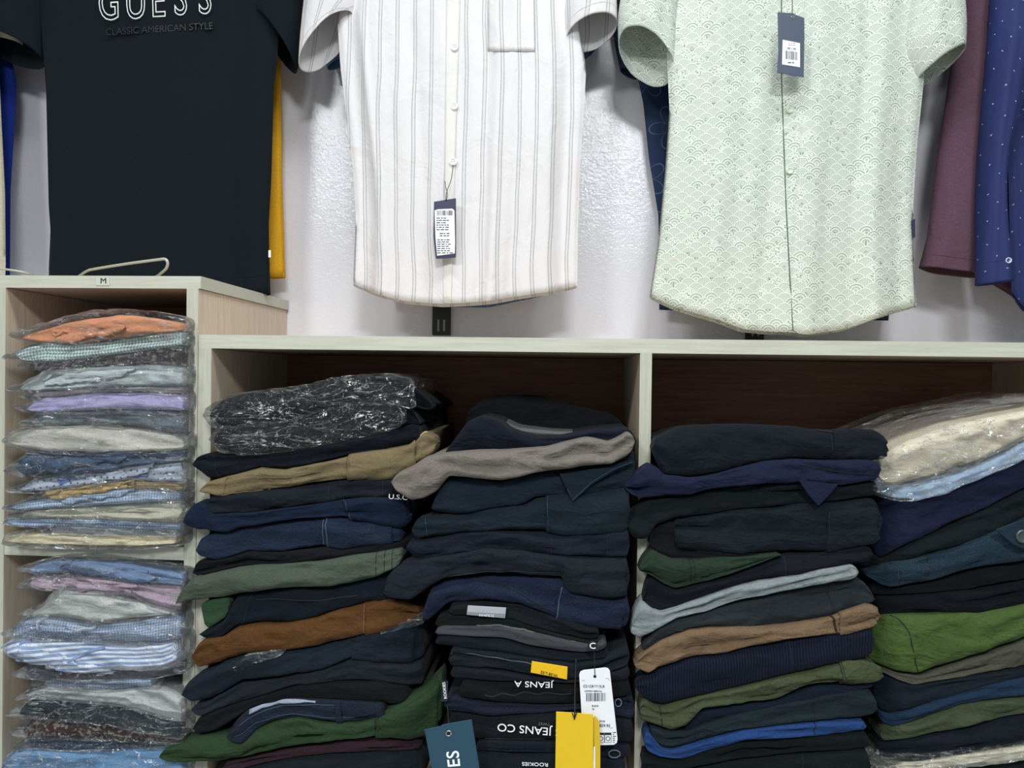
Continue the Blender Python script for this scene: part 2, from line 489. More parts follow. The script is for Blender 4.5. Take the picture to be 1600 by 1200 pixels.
# ------------------------------------------------------------ folded garment
class Fold: pass
def folded(name, top, bot, mat, yf=1.17, depth=0.30, seed=0, amp=1.0, bulge=1.0, clip=None, tip=None, ybend=None,
           sag=0.0, parent=None, nx=None, crease=True, endr=6.0, label=None, cat=None, group=None, drop=0.0):
    """a soft folded garment: front fold follows two pixel-traced curves at depth yf, the body runs back by depth.
    clip = (xl, xr) world interior of the bay; columns outside it stay in front of the cabinet. tip = (xl_px, xr_px): columns outside stay shallow"""
    x0 = max(min(p[0] for p in top), min(p[0] for p in bot)) if False else min(min(p[0] for p in top), min(p[0] for p in bot))
    x1 = max(max(p[0] for p in top), max(p[0] for p in bot))
    nx = nx or max(26, int((x1 - x0) / 4))
    t = np.linspace(0, 1, nx)
    t = t * 0.72 + 0.28 * (0.5 - 0.5 * np.cos(math.pi * t))
    xs = x0 + (x1 - x0) * t
    yt = curve(top, xs); yb = curve(bot, xs)
    yb = np.maximum(yb, yt + 3.0)
    d = np.minimum(xs - x0, x1 - xs)
    r = endr
    e = np.clip(d / r, 0, 1); e = np.sqrt(np.clip(1 - (1 - e) ** 2, 0.02, 1))
    mid = (yt + yb) / 2; half = (yb - yt) / 2 * e
    yt, yb = mid - half, mid + half
    Y = np.full(nx, yf)
    if ybend is not None: Y = Y + np.array([ybend(x) for x in xs])
    Y = Y + (1 - e) * 0.008
    Y = Y + np.array([0.004 * nz(x * 0.012, seed * 3.1, 0.3) for x in xs])
    PT, PB = atn(xs, yt, Y), atn(xs, yb, Y)
    hh = (PT[:, 2] - PB[:, 2]) / 2
    b = np.clip(hh * 1.05 * bulge, 0.004, 0.024)
    nf = 13
    ang = np.linspace(math.pi / 2, -math.pi / 2, nf)
    nb = 4
    rng = random.Random(seed * 7 + 1)
    cr0 = rng.uniform(-0.35, 0.35); crs = rng.uniform(-0.9, 0.9); cru = rng.uniform(0.2, 0.8)
    verts, uvs = [], []
    dep = np.full(nx, depth)
    for i in range(nx):
        xw = PT[i, 0]
        if clip and (xw < clip[0] + 0.004 or xw > clip[1] - 0.004): dep[i] = max(0.010, 1.1985 - Y[i] - 0.0005)
        elif tip and (xs[i] < tip[0] or xs[i] > tip[1]): dep[i] = 0.045
    for i in range(nx):
        X = (PT[i, 0] + PB[i, 0]) / 2
        zm = (PT[i, 2] + PB[i, 2]) / 2; h = hh[i]; bb = min(b[i], dep[i] * 0.5)
        full = dep[i] > 0.1
        sg = sag if full else 0.0
        yfront = Y[i]; yback = yfront + dep[i]
        col = []
        for k in range(nb, 0, -1):
            f = k / nb
            col.append((yfront + bb + (yback - yfront - bb) * f, zm + h - sg * f, 0.0, 1.0, 1 - f))
        for q, a in enumerate(ang):
            s, c = math.sin(a), math.cos(a)
            ss = abs(s) ** 0.8 * (1 if s >= 0 else -1)
            col.append((yfront + bb - bb * (c ** 0.42 if c > 1e-6 else 0), zm + h * ss, -c, s, 1.0))
        for k in range(1, nb + 1):
            f = k / nb
            col.append((yfront + bb + (yback - yfront - bb) * f, zm - h, 0.0, -1.0, 1 - f))
        s_acc = 0.0; prev = None
        a_lim = min(0.0088, h * 0.55) * amp
        for (yy, zz, ny, nzv, wgt) in col:
            if prev: s_acc += math.hypot(yy - prev[0], zz - prev[1])
            prev = (yy, zz)
            tt = (zz - zm) / max(h, 1e-4)
            w = nz(X * 7 + tt * 0.55, tt * 0.55 + X * 3, seed * 5.7) * 1.3 + nz(X * 19 - tt * 1.5, tt * 1.0, seed * 2.3 + 9) * 0.6 \
                - abs(nz(X * 11 + tt * 1.3, tt * 0.7 - X * 5, seed * 4.1 + 4)) * 1.2 + 0.1 \
                - abs(nz(X * 30 - tt * 2.2, tt * 1.6 + X * 14, seed * 1.9 + 7)) * 0.7 + 0.1
            if crease and nzv < 0.98:
                cv = cr0 + crs * 0.5 * math.sin(X * 9 + seed)
                w -= 1.3 * math.exp(-((tt - cv) / 0.11) ** 2) * max(0.0, min(1.0, 0.5 + 1.6 * nz(X * 5, seed * 1.7, 2.2)))
            dd = a_lim * w * wgt * e[i]
            verts.append((X + dd * 0.15, yy + dd * ny, zz + dd * nzv * 0.25))
            uvs.append((X + 0.37 * seed, s_acc))
    m = len(col)
    faces = []
    for i in range(nx - 1):
        for k in range(m):
            k2 = (k + 1) % m
            faces.append((i * m + k, i * m + k2, (i + 1) * m + k2, (i + 1) * m + k))
    faces.append(tuple(range(m))[::-1]); faces.append(tuple((nx - 1) * m + k for k in range(m)))
    ob = mk(name, verts, faces, mat, parent, uvs, label=label, cat=cat, group=group)
    F = Fold(); F.ob = ob; F.top = list(top); F.bot = list(bot); F.mat = mat; F.xs = xs
    G = np.array(verts).reshape(nx, m, 3)[:, nb:nb + nf, :]
    F.G = G; F.nf = nf
    return F

def S(F, x, v, off=0.0):
    """point on the front fold at pixel column x, v 0 (top) .. 1 (bottom), lifted by off"""
    u = np.interp(x, F.xs, np.arange(len(F.xs))); i = min(int(u), len(F.xs) - 2); a = u - i
    w = v * (F.nf - 1); j = min(int(w), F.nf - 2); c = w - j
    G = F.G
    p = (G[i, j] * (1 - a) + G[i + 1, j] * a) * (1 - c) + (G[i, j + 1] * (1 - a) + G[i + 1, j + 1] * a) * c
    du = G[i + 1, j] - G[i, j]; dv = G[i, j + 1] - G[i, j]
    n = np.cross(dv, du); n /= np.linalg.norm(n) + 1e-9
    if n[1] > 0: n = -n
    return p + n * off

def panel(F, x0, x1, v0=0.05, v1=0.95, mat=None, name='pocket', stitch=None, slant=0.0, lift=0.0018, th=0.004, label=None):
    nu, nv = max(6, int(abs(x1 - x0) / 5)), 9
    vs, fs, uv = [], [], []
    for a in range(nu + 1):
        for c in range(nv + 1):
            v = v0 + (v1 - v0) * c / nv
            x = x0 + (x1 - x0) * a / nu + slant * (v - 0.5)
            p = S(F, x, v, lift); vs.append(p); uv.append((p[0], -p[2]))
    for a in range(nu):
        for c in range(nv):
            i = a * (nv + 1) + c
            fs.append((i, i + nv + 1, i + nv + 2, i + 1))
    o = mk(name, vs, fs, mat or F.mat, F.ob, uv, label=label)
    s = o.modifiers.new('solid', 'SOLIDIFY'); s.thickness = th; s.offset = 0
    if stitch:
        pts = []
        i0, i1 = x0 + 3, x1 - 3
        for v in np.linspace(v0, v1, 10): pts.append(S(F, i0 + slant * (v - 0.5), v, lift + th / 2 + 0.0002))
        for x in np.linspace(i0, i1, 12)[1:]: pts.append(S(F, x + slant * (v1 - 0.06 - 0.5), v1 - 0.06, lift + th / 2 + 0.0002))
        tube('stitching', pts, 0.0005, stitch, o, n=5)
    return o
def seam(F, x, v0=0.03, v1=0.97, slant=0.0, mat=None, name='seam', r=0.0008, curvy=0.0):
    pts = [S(F, x + slant * (v - 0.5) + curvy * math.sin(v * math.pi), v, 0.0002) for v in np.linspace(v0, v1, 14)]
    return tube(name, pts, r, mat or M_cord, F.ob, n=5)
def along(F, xa, xb, va, vb, mat, name='waistband', r=0.0012, wob=0.0):
    pts = []
    for t in np.linspace(0, 1, 40):
        pts.append(S(F, xa + (xb - xa) * t, va + (vb - va) * t + wob * math.sin(t * 23), 0.0006))
    return tube(name, pts, r, mat, F.ob, n=6)

def collar_band(F, xa, xb, va, vb, mat, wv=0.30, lift=0.006, th=0.0022):
    """a shirt collar standing proud of the fold: a thick band narrowing to its points"""
    nu, nv = 34, 6
    vs, fs, uv = [], [], []
    for a in range(nu + 1):
        t = a / nu
        vc = va + (vb - va) * t
        w = wv * (min(1.0, 0.25 + 3.2 * t) if t < 0.5 else min(1.0, 0.35 + 2.2 * (1 - t)))
        for c in range(nv + 1):
            q = c / nv
            v = min(0.97, max(0.02, vc + w * (q - 0.5)))
            p = S(F, xa + (xb - xa) * t, v, 0.001 + lift * math.sin(math.pi * (0.15 + 0.55 * q)) * min(1, 6 * t + 0.3)); vs.append(p); uv.append((p[0], -p[2]))
    for a in range(nu):
        for c in range(nv):
            i = a * (nv + 1) + c
            fs.append((i, i + nv + 1, i + nv + 2, i + 1))
    o = mk('collar_fold', vs, fs, mat, F.ob, uv)
    s = o.modifiers.new('solid', 'SOLIDIFY'); s.thickness = th; s.offset = 0
    return o
def bag_around(F, seed, extL=22, extR=14, up=5, down=5, amp=1.0, clip=None, depth=0.26, yoff=0.013, name='plastic_bag', label=None, lo=None, hi=None):
    """clear film wrapped round a folded garment, flattened flaps to the sides"""
    top = [(x, y - up) for x, y in F.top]; bot = [(x, y + down) for x, y in F.bot]
    tl, bl = min(F.top)[0], min(F.bot)[0]; tr, br = max(F.top)[0], max(F.bot)[0]
    x0 = min(tl, bl); x1 = max(tr, br)
    yl = (min(F.top)[1] + min(F.bot)[1]) / 2; yr = (max(F.top)[1] + max(F.bot)[1]) / 2
    rng = random.Random(seed)
    a = rng.uniform(-4, 9); b_ = rng.uniform(-6, 4)
    xl = x0 - extL; xr = x1 + extR
    if lo is not None: xl = max(xl, lo)
    if hi is not None: xr = min(xr, hi)
    top = [(xl, yl + a - 3)] + sorted(top) + [(xr, yr + b_ - 3)]
    bot = [(xl, yl + a + 3)] + sorted(bot) + [(xr, yr + b_ + 4)]
    top = [p for p in top if xl <= p[0] <= xr]; bot = [p for p in bot if xl <= p[0] <= xr]
    yfm = float(np.min(F.G[:, :, 1]))
    nx = max(50, int((xr - xl) / 3.2))
    B = folded(name, top, bot, M_film, yf=yfm - yoff + 0.004, depth=depth, seed=seed + 50, amp=0.45 * amp, bulge=0.8, parent=F.ob, nx=nx, crease=False, endr=5, clip=clip, label=label)
    me = B.ob.data
    n = len(me.vertices)
    co = np.empty(n * 3); me.vertices.foreach_get('co', co); co = co.reshape(-1, 3)
    o_ = ORG[F.ob.name]
    for i in range(n):
        x, y, z = co[i] + o_
        k = max(0.0, 1 - (y - yfm) / 0.05)
        q = abs(nz(x * 16 + z * 30, z * 55 - x * 9, seed * 1.3)) - 0.2
        q2 = abs(nz(x * 45 - z * 25, z * 95, seed * 2.3 + 5)) - 0.2
        co[i, 1] -= (q * 0.007 + q2 * 0.0035) * k * amp
        co[i, 2] += (q2 * 0.003) * k * amp
    me.vertices.foreach_set('co', co.ravel()); me.update()
    me.polygons.foreach_set('use_smooth', [False] * len(me.polygons))
    me.polygons.foreach_set('use_smooth', [True] * len(me.polygons))
    return B

# ------------------------------------------------------------ hanging garments
def hang_body(name, L, R, hem, ytop, y0, d, mat, parent=None, seed=0, folds=(), amp=0.006, nu=64, nv=56, uv0=(0, 0), label=None, cat=None, group=None, hemback=2.0, th=0.0011):
    L = np.array(sorted(L, key=lambda p: p[1]), float); R = np.array(sorted(R, key=lambda p: p[1]), float)
    verts, uvs, faces = [], [], []
    us = np.linspace(0, 1, nu)
    def yoff(u, v, back):
        w = max(0.0, 1 - (2 * u - 1) ** 2) ** 0.5
        base = d * w * (1 if back else -1)
        f = 0.0
        for (fu, fa, fw, sl) in folds:
            q = (u - fu - sl * (v - 0.5)) / fw
            f += fa * math.exp(-q * q) * (0.35 + 0.65 * v)
        f += amp * (nz(u * 6.0, v * 1.2, seed + (5 if back else 0)) * (0.5 + v) + 0.4 * nz(u * 15, v * 2.5, seed + 2.0))
        return y0 + base + (f if not back else -f * 0.4) * min(1, w * 1.6)
    hemx = np.array([p[0] for p in hem], float)
    for side in (0, 1):
        for j in range(nv):
            v = j / (nv - 1)
            for u in us:
                xb = hem[0][0] + (hem[-1][0] - hem[0][0]) * u
                yh = float(curve(hem, np.array([xb]), 4)[0]) if j == 0 else HEM[(round(u, 5))]
                if j == 0:
                    if side == 0 and u == us[0]: HEM = {}
                    HEM[round(u, 5)] = yh
                py = ytop + v * (yh - ytop)
                xl = np.interp(py, L[:, 1], L[:, 0]); xr = np.interp(py, R[:, 1], R[:, 0])
                px = xl + (xr - xl) * u
                yy = yoff(u, v, side == 1)
                if side == 0:
                    p = at(px, py, yy)
                else:
                    q = at(px, py + (hemback * v), y0); p = Vector((q.x, yy, q.z))
                verts.append(p); uvs.append((p.x + uv0[0], p.z + uv0[1]))
    def id_(s, j, i): return s * nu * nv + j * nu + i
    for j in range(nv - 1):
        for i in range(nu - 1):
            faces.append((id_(0, j, i), id_(0, j + 1, i), id_(0, j + 1, i + 1), id_(0, j, i + 1)))
            faces.append((id_(1, j, i), id_(1, j, i + 1), id_(1, j + 1, i + 1), id_(1, j + 1, i)))
        faces.append((id_(0, j, 0), id_(1, j, 0), id_(1, j + 1, 0), id_(0, j + 1, 0)))
        faces.append((id_(0, j, nu - 1), id_(0, j + 1, nu - 1), id_(1, j + 1, nu - 1), id_(1, j, nu - 1)))
    o = mk(name, verts, faces, mat, parent, uvs, label=label, cat=cat, group=group)
    s = o.modifiers.new('solid', 'SOLIDIFY'); s.thickness = th; s.offset = -1
    o['_nu'] = nu
    G = np.array([tuple(p) for p in verts[:nu * nv]]).reshape(nv, nu, 3)
    del o['_nu']
    return o, G
def sleeve(P, Q, y0, d0, d1, mat, parent, seed=0, uv0=(0, 0), n=36, m=30, amp=0.004, name='sleeve', skew=0.0, cuff=None, y1=None):
    """tube from the armhole to the cuff; P outer edge path, Q inner edge path (pixels)"""
    Pp, Qp = smooth_path([(a, b, 0) for a, b in P], m), smooth_path([(a, b, 0) for a, b in Q], m)
    verts, uvs, faces = [], [], []
    vl = 0.0; pc = None
    for j in range(m):
        v = j / (m - 1)
        d = d0 + (d1 - d0) * v
        yc = y0 + ((y1 if y1 is not None else y0) - y0) * v
        a = at(Pp[j][0], Pp[j][1], yc); b = at(Qp[j][0], Qp[j][1], yc)
        c = (a + b) / 2; h = (a - b) / 2
        if pc is not None: vl += (c - pc).length
        pc = c
        for i in range(n):
            t = 2 * math.pi * i / n
            ct, st = math.cos(t), math.sin(t)
            w = amp * nz(math.cos(t) * 1.8 + 3, math.sin(t) * 1.8 + v * 2.2, seed)
            rr = 1 + w / 0.05
            p = c + h * ct * (1 + 0.0) + Vector((0, -1, 0)) * d * st * rr + Vector((0, 0, 1)) * skew * d * st * v
            verts.append(p)
            uvs.append((h.length * 2 * (min(t, 2 * math.pi - t) / math.pi) * 1.15 + uv0[0], -vl + uv0[1]))
    for j in range(m - 1):
        for i in range(n):
            i2 = (i + 1) % n
            faces.append((j * n + i, (j + 1) * n + i, (j + 1) * n + i2, j * n + i2))
    o = mk(name, verts, faces, mat, parent, uvs)
    s = o.modifiers.new('solid', 'SOLIDIFY'); s.thickness = 0.0014; s.offset = 0
    if cuff:
        j0 = int(m * cuff)
        pts = [verts[j0 * n + i] + Vector((0, -0.0008, 0)) for i in range(1, n // 2)]
        tube('cuff_seam', pts, 0.0006, mat, o, n=5)
    return o
# ------------------------------------------------------------ the setting
YC = 1.20                                        # front plane of the cabinets
YW = 1.594                                       # wall
YB = YC + 0.335                                  # back panels
def X_(px, py=700, Y=YC): return at(px, py, Y).x
def Z_(py, px=700, Y=YC): return at(px, py, Y).z
m, nt, p = new_mat('glossy_white_paint')
nn = noise_n(nt, texco(nt), 210, 3, 0.6)
n2 = noise_n(nt, texco(nt), 60, 2, 0.5)
nt.links.new(mixc(nt, noise_n(nt, texco(nt), 3, 2), rgb('dcdbe2'), rgb('e6e5ea')), p.inputs['Base Color'])
p.inputs['Roughness'].default_value = 0.13
p.inputs['Specular IOR Level'].default_value = 0.5
nt.links.new(bump(nt, E(nt, nn) + E(nt, n2) * 0.8, 0.0006, 1.0), p.inputs['Normal'])
M_wall = m
box('wall_back', (-2.6, YW, 0), (2.6, YW + 0.1, 2.9), M_wall, bev=0, kind='structure')
mf = plain('grey_floor_tile', '9a9a98', 0.3)
box('floor', (-2.6, -3.0, -0.05), (2.6, YW + 0.1, 0.0), mf, bev=0, kind='structure')
mc = plain('white_ceiling_paint', 'e6e6e4', 0.8)
box('ceiling', (-2.6, -3.0, 2.9), (2.6, YW + 0.1, 2.95), mc, bev=0, kind='structure')

# left shirt cabinet
zLt0, zLt1 = Z_(451, 290), Z_(431, 150)
xl0, xl1 = X_(-12), X_(8)
xs0, xs1 = X_(290.5, 640), X_(308.6, 640)
SHELF_L = Z_(851, 150); SHELF_LB = Z_(871, 150); BASE_L = Z_(1226, 150)
cab = empty('shirt_cabinet', (xl0, YC, 0), 'tall pale laminate cabinet at the left holding bagged dress shirts', 'cabinet')
box('side_panel', (xl0, YC, 0), (xl1, YW - 0.002, zLt0), M_side, cab)
box('side_panel', (xs0, YC, 0), (xs1, YW - 0.002, zLt0), M_side, cab)
box('edge_strip', (xl0, YC - 0.0012, 0), (xl1, YC - 0.0001, zLt0), M_edge, cab, bev=0)
box('edge_strip', (xs0, YC - 0.0012, 0), (xs1, YC - 0.0001, zLt0), M_edge, cab, bev=0)
xtl = X_(-90)
tp = box('top_panel', (xtl, YC, zLt0 + 0.0005), (xs1 + 0.003, YW - 0.002, zLt1), M_side, cab)
box('edge_strip', (xtl, YC - 0.0012, zLt0), (xs1 + 0.003, YC - 0.0001, zLt1), M_edge_h, tp, bev=0)
box('edge_strip', (xs1 + 0.0031, YC - 0.001, zLt0), (xs1 + 0.0041, YW - 0.003, zLt1), M_edge_h, tp, bev=0)
for za, zb in ((SHELF_LB, SHELF_L), (BASE_L - 0.018, BASE_L), (0.08, 0.098)):
    sh = box('shelf', (xl1 + 0.0005, YC + 0.001, za), (xs0 - 0.0005, YB, zb), M_side, cab)
    box('edge_strip', (xl1 + 0.0005, YC - 0.0008, za), (xs0 - 0.0005, YC + 0.0008, zb), M_edge_h, sh, bev=0)
box('back_panel', (xl1 + 0.0005, YB + 0.001, 0.05), (xs0 - 0.0005, YB + 0.006, zLt0 - 0.001), M_back, cab, bev=0)
stk = poly_slab('size_sticker', [(150, 431.5), (171, 431.5), (171, 446), (150, 446)], YC - 0.0022, 0.0008, plain('sticker_paper', 'c2c6b6', 0.5), tp, bev=0)
text('size_letter', 'M', 161.5, 439, YC - 0.0026, 0.0125, 0, plain('navy_ink', '141c34', 0.6), stk, sx=1.15)

# right trousers cabinet, two bays in view
zR0, zR1 = Z_(549.5, 800), Z_(527.5, 800)
xa0, xa1 = xs1 + 0.0012, X_(330, 640)
xd0, xd1 = X_(999.5, 600), X_(1018, 600)
xe0 = xd1 + (xd0 - xa1); xe1 = xe0 + 0.018
BASE_R = Z_(1240, 800)
rc = empty('trouser_cabinet', (xa0, YC, 0), 'wide pale laminate cabinet with two open bays stacked full of folded trousers', 'cabinet')
for a, b in ((xa0, xa1), (xd0, xd1), (xe0, xe1)):
    sp = box('side_panel' if a != xd0 else 'divider_panel', (a, YC, 0), (b, YW - 0.002, zR0), M_side, rc)
    box('edge_strip', (a, YC - 0.0012, 0), (b, YC - 0.0001, zR0), M_edge, sp, bev=0)
tp2 = box('top_panel', (xa0, YC, zR0 + 0.0005), (xe1 + 0.01, YW - 0.002, zR1), M_side, rc)
box('edge_strip', (xa0, YC - 0.0012, zR0), (xe1 + 0.01, YC - 0.0001, zR1), M_edge_h, tp2, bev=0)
for a, b in ((xa1, xd0), (xd1, xe0)):
    sh = box('shelf', (a + 0.0005, YC + 0.001, BASE_R - 0.018), (b - 0.0005, YB, BASE_R), M_side, rc)
    box('edge_strip', (a + 0.0005, YC - 0.0008, BASE_R - 0.018), (b - 0.0005, YC + 0.0008, BASE_R), M_edge_h, sh, bev=0)
    box('back_panel', (a + 0.0005, YB + 0.001, 0.05), (b - 0.0005, YB + 0.006, zR0 - 0.001), M_back, rc, bev=0)
BAY1 = (xa1, xd0); BAY2 = (xd1, xe0); BAYL = (xl1, xs0)

# black slotted wall standards
M_blk = plain('black_metal_channel', '15171a', 0.45)
M_slot = plain('slot_grey', '8f9396', 0.6)
def standard(xp, yb, label):
    a = at(xp - 14, yb, YW - 0.014); b = at(xp + 14, yb, YW - 0.014)
    e = empty('slotted_wall_rail', ((a.x + b.x) / 2, YW - 0.007, a.z), label, 'wall rail', 'black slotted wall rails')
    box('channel', (a.x, YW - 0.014, a.z), (b.x, YW - 0.0005, a.z + 1.05), M_blk, e)
    w = b.x - a.x
    for k in range(9):
        z0 = a.z + 0.008 + k * 0.11
        for s in (0.30, 0.62):
            box('slot', (a.x + w * s, YW - 0.0146, z0), (a.x + w * (s + 0.10), YW - 0.0138, z0 + 0.024), M_slot, e, bev=0)
standard(689, 523.5, 'black slotted rail below the hem of the striped shirt')
standard(1180, 531.5, 'black slotted rail almost hidden below the green shirt hem')

# ------------------------------------------------------------ hanging garments
HG = 'shirts hanging on the wall'
# far left: cream and blue garments
M_cream = fabric('c0baa6', 'cotton', 0.5, True); M_royal = fabric('1a3285', 'cotton', 0.5, True); M_yel = fabric('dfa528', 'cotton', 0.4, True)
M_teeb = fabric('10181e', 'cotton', 0.5, True)
hang_body('hanging_shirt', [(-300, -300), (-330, 60), (-330, 470)], [(-150, -300), (8, -120), (12, 60), (26, 130), (16, 300), (15, 470)], [(-330, 452), (-150, 452), (15, 449)], -300, 1.53, 0.012, M_royal,
          label='bright blue garment mostly cut off at the left frame edge', cat='shirt', group=HG, seed=31, nu=40)
cm, _ = hang_body('hanging_shirt', [(-330, -300), (-340, 60), (-340, 470)], [(-170, -300), (-40, -120), (-4, 60), (2, 180), (8, 300), (9, 400), (7, 470)], [(-340, 450), (-150, 449), (8, 452)], -300, 1.475, 0.014, M_cream,
          label='cream garment at the left frame edge in front of the blue one', cat='shirt', group=HG, seed=32, nu=40)
sleeve([(-60, -60), (-20, 30), (-12, 62)], [(40, -160), (34, 30), (32, 68)], 1.505, 0.03, 0.022, M_cream, cm, seed=4)

# yellow tee behind black tee
yt_, _ = hang_body('hanging_tee', [(120, -330), (100, -200), (98, 120), (100, 432)], [(380, -330), (438, -190), (439, 100), (441, 280), (446, 434)], [(100, 436), (270, 436), (446, 433)], -330, 1.545, 0.010, M_yel,
          label='yellow tee showing as a strip behind the black tee', cat='t-shirt', group=HG, seed=33, nu=40)
M_oran = fabric('b5581f', 'cotton', 0.4)
sleeve([(470, -330), (480, -60), (474, 26)], [(430, -140), (424, -40), (425, 26)], 1.545, 0.02, 0.016, M_yel, yt_, seed=7)
poly_slab('orange_stripe', [(466, 8), (477, 6), (477, 24), (467, 26)], 1.522, 0.002, M_oran, yt_)

# black tee
tee, TG = hang_body('hanging_tee', [(150, -330), (75, -220), (60, -60), (66, 60), (72, 140), (76, 320), (79, 360), (76, 430), (77, 462)],
              [(330, -330), (432, -220), (440, -40), (433, 100), (428, 130), (424, 280), (420, 350), (421, 400), (423, 470)],
              [(77, 461), (180, 462), (290, 462), (360, 462), (423, 459)], -330, 1.465, 0.020, M_teeb,
              folds=[(0.86, 0.012, 0.035, 0.02), (0.955, -0.010, 0.035, 0.0), (0.20, 0.003, 0.02, 0.05), (0.5, -0.006, 0.2, 0)], amp=0.004, seed=3,
              label='black crew tee with white outlined lettering, above the left cabinet', cat='t-shirt', group=HG, nu=80)
sleeve([(470, -330), (482, -120), (476, 0), (470, 70), (462, 104)], [(425, -190), (418, -60), (402, 0), (401, 22), (402, 28)], 1.475, 0.05, 0.034, M_teeb, tee, seed=11, skew=0.75)
sleeve([(60, -330), (-30, -160), (-42, 20), (-40, 60)], [(70, -190), (72, -40), (70, 30), (66, 92)], 1.475, 0.05, 0.036, M_teeb, tee, seed=12, skew=0.6)
tube('hem_stitching', [Vector(tuple(TG[-3, i])) + Vector((0, -0.0006, 0)) for i in range(2, 78)], 0.0005, plain('black_thread', '0c1014', 0.8), tee, n=5)
poly_slab('side_label', [(419.5, 391), (423, 391), (423, 402), (419.5, 402)], 1.452, 0.001, M_white_print, tee, bev=0)
yt0 = 1.4395
for ch, cx, cy in (('G', 170, 7), ('U', 212, 5), ('E', 247, 2), ('S', 282, -1), ('S', 320, -3)):
    text('printed_letter', ch, cx, cy, yt0, 0.098, 1.5, M_white_print, tee, sx=0.62, outline=0.0013)
text('embossed_print', 'CLASSIC AMERICAN STYLE', 249, 46, yt0 + 0.0012, 0.0185, 1.6, plain('raised_black_print', '06080b', 0.35), tee, sx=0.98, ext=0.001)

# striped shirt with the blue shirt behind it
M_str, M_strp = striped_shirt_mat(), striped_shirt_mat(False)
M_bluc = floral_mat('4a6a8c', 'c9a08a', 0.06)
bl, _ = hang_body('hanging_shirt', [(600, -330), (560, -150), (546, 60), (575, 300), (600, 476)], [(830, -330), (890, -150), (905, 60), (880, 300), (850, 466)],
          [(600, 462), (660, 474), (700, 477), (762, 478), (800, 470), (850, 460)], -330, 1.545, 0.010, M_bluc,
          label='blue printed shirt peeping out behind the white striped shirt', cat='shirt', group=HG, seed=34, nu=40)
sleeve([(490, -250), (500, 20), (512, 108)], [(560, -120), (552, 40), (548, 90)], 1.545, 0.02, 0.018, M_bluc, bl, seed=8)
sleeve([(950, -250), (944, 20), (930, 76)], [(880, -120), (900, 40), (908, 92)], 1.545, 0.02, 0.018, M_bluc, bl, seed=9)
ss, SG = hang_body('hanging_shirt', [(640, -330), (560, -250), (540, -60), (527, 30), (530, 74), (532, 104), (543, 194), (552, 270), (556, 338), (552, 441), (552, 480)],
              [(800, -330), (890, -250), (905, -60), (905, 40), (909, 66), (916, 104), (912, 180), (906, 270), (903, 360), (902, 446), (902, 480)],
              [(552, 444), (586, 459), (629, 470), (688, 475), (746, 472), (780, 468), (822, 461), (860, 456), (902, 447)], -330, 1.44, 0.030, M_str,
              folds=[(0.098, -0.014, 0.016, 0.02), (0.05, 0.016, 0.03, 0.0), (0.60, 0.013, 0.035, -0.08), (0.65, -0.010, 0.03, -0.10), (0.93, 0.012, 0.03, 0.02), (0.30, 0.009, 0.035, 0.03), (0.74, 0.008, 0.03, -0.08), (0.85, -0.007, 0.03, 0.03)], amp=0.011, seed=5,
              label='white linen shirt with fine dark double stripes and a patch pocket', cat='shirt', group=HG, nu=90, nv=70, hemback=3)
sleeve([(560, -330), (500, -160), (480, -20), (471, 60), (468, 104)], [(545, -200), (560, -60), (556, 6), (553, 26)], 1.44, 0.052, 0.036, M_str, ss, seed=21, skew=0.55, amp=0.008, cuff=0.88)
sleeve([(880, -330), (945, -180), (957, -60), (963, 0), (964, 38)], [(905, -200), (893, -60), (882, 20), (884, 64)], 1.44, 0.052, 0.036, M_str, ss, seed=22, skew=0.5, amp=0.008, cuff=0.86)
def on(G, ub, py):                                # point on a hanging front for a pixel column x at a pixel row
    best, bp = 1e9, None
    tgt = (ub, py)
    nv, nu = G.shape[:2]
    fl = G.reshape(-1, 3)
    d = (fl - np.array(CAM)) @ _R                  # camera coordinates
    sx = 800 + FPX * d[:, 0] / -d[:, 2]; sy = 600 - FPX * d[:, 1] / -d[:, 2]
    k = int(np.argmin((sx - ub) ** 2 + (sy - py) ** 2))
    return fl[k], k
def strip_on(G, name, xa, xb, ya, yb, mat, parent, lift=0.0012, nx=5, ny=46, label=None, th=0.0012, edges=None):
    vs, uv, fs = [], [], []
    for j in range(ny + 1):
        py = ya + (yb - ya) * j / ny
        for i in range(nx + 1):
            e = edges(py) if edges else (xa, xb)
            px = e[0] + (e[1] - e[0]) * i / nx
            q, _ = on(G, px, py)
            p = at(px, py, q[1] - lift); vs.append(p); uv.append((p.x, p.z))
    V = np.array([tuple(v) for v in vs]).reshape(ny + 1, nx + 1, 3)
    for _ in range(3): V[1:-1, :, 1] = (V[:-2, :, 1] + V[2:, :, 1] + V[1:-1, :, 1]) / 3 - 0.0002
    for j in range(ny):
        for i in range(nx):
            a = j * (nx + 1) + i
            fs.append((a, a + nx + 1, a + nx + 2, a + 1))
    o = mk(name, V.reshape(-1, 3), fs, mat, parent, uv, label=label)
    s = o.modifiers.new('solid', 'SOLIDIFY'); s.thickness = th; s.offset = -1 if False else 0
    return o
strip_on(SG, 'button_placket', 0, 0, -120, 474, M_strp, ss, edges=lambda y: (697 - (y - 70) * 0.012, 717 - (y - 70) * 0.03), label='cream button placket')
strip_on(SG, 'chest_pocket', 0, 0, -60, 80, M_str, ss, nx=14, ny=20, edges=lambda y: (762, 836), th=0.001)
M_btn = plain('white_button', 'eef0ee', 0.25)
M_btng = plain('pale_green_button', 'd4ddc9', 0.25)
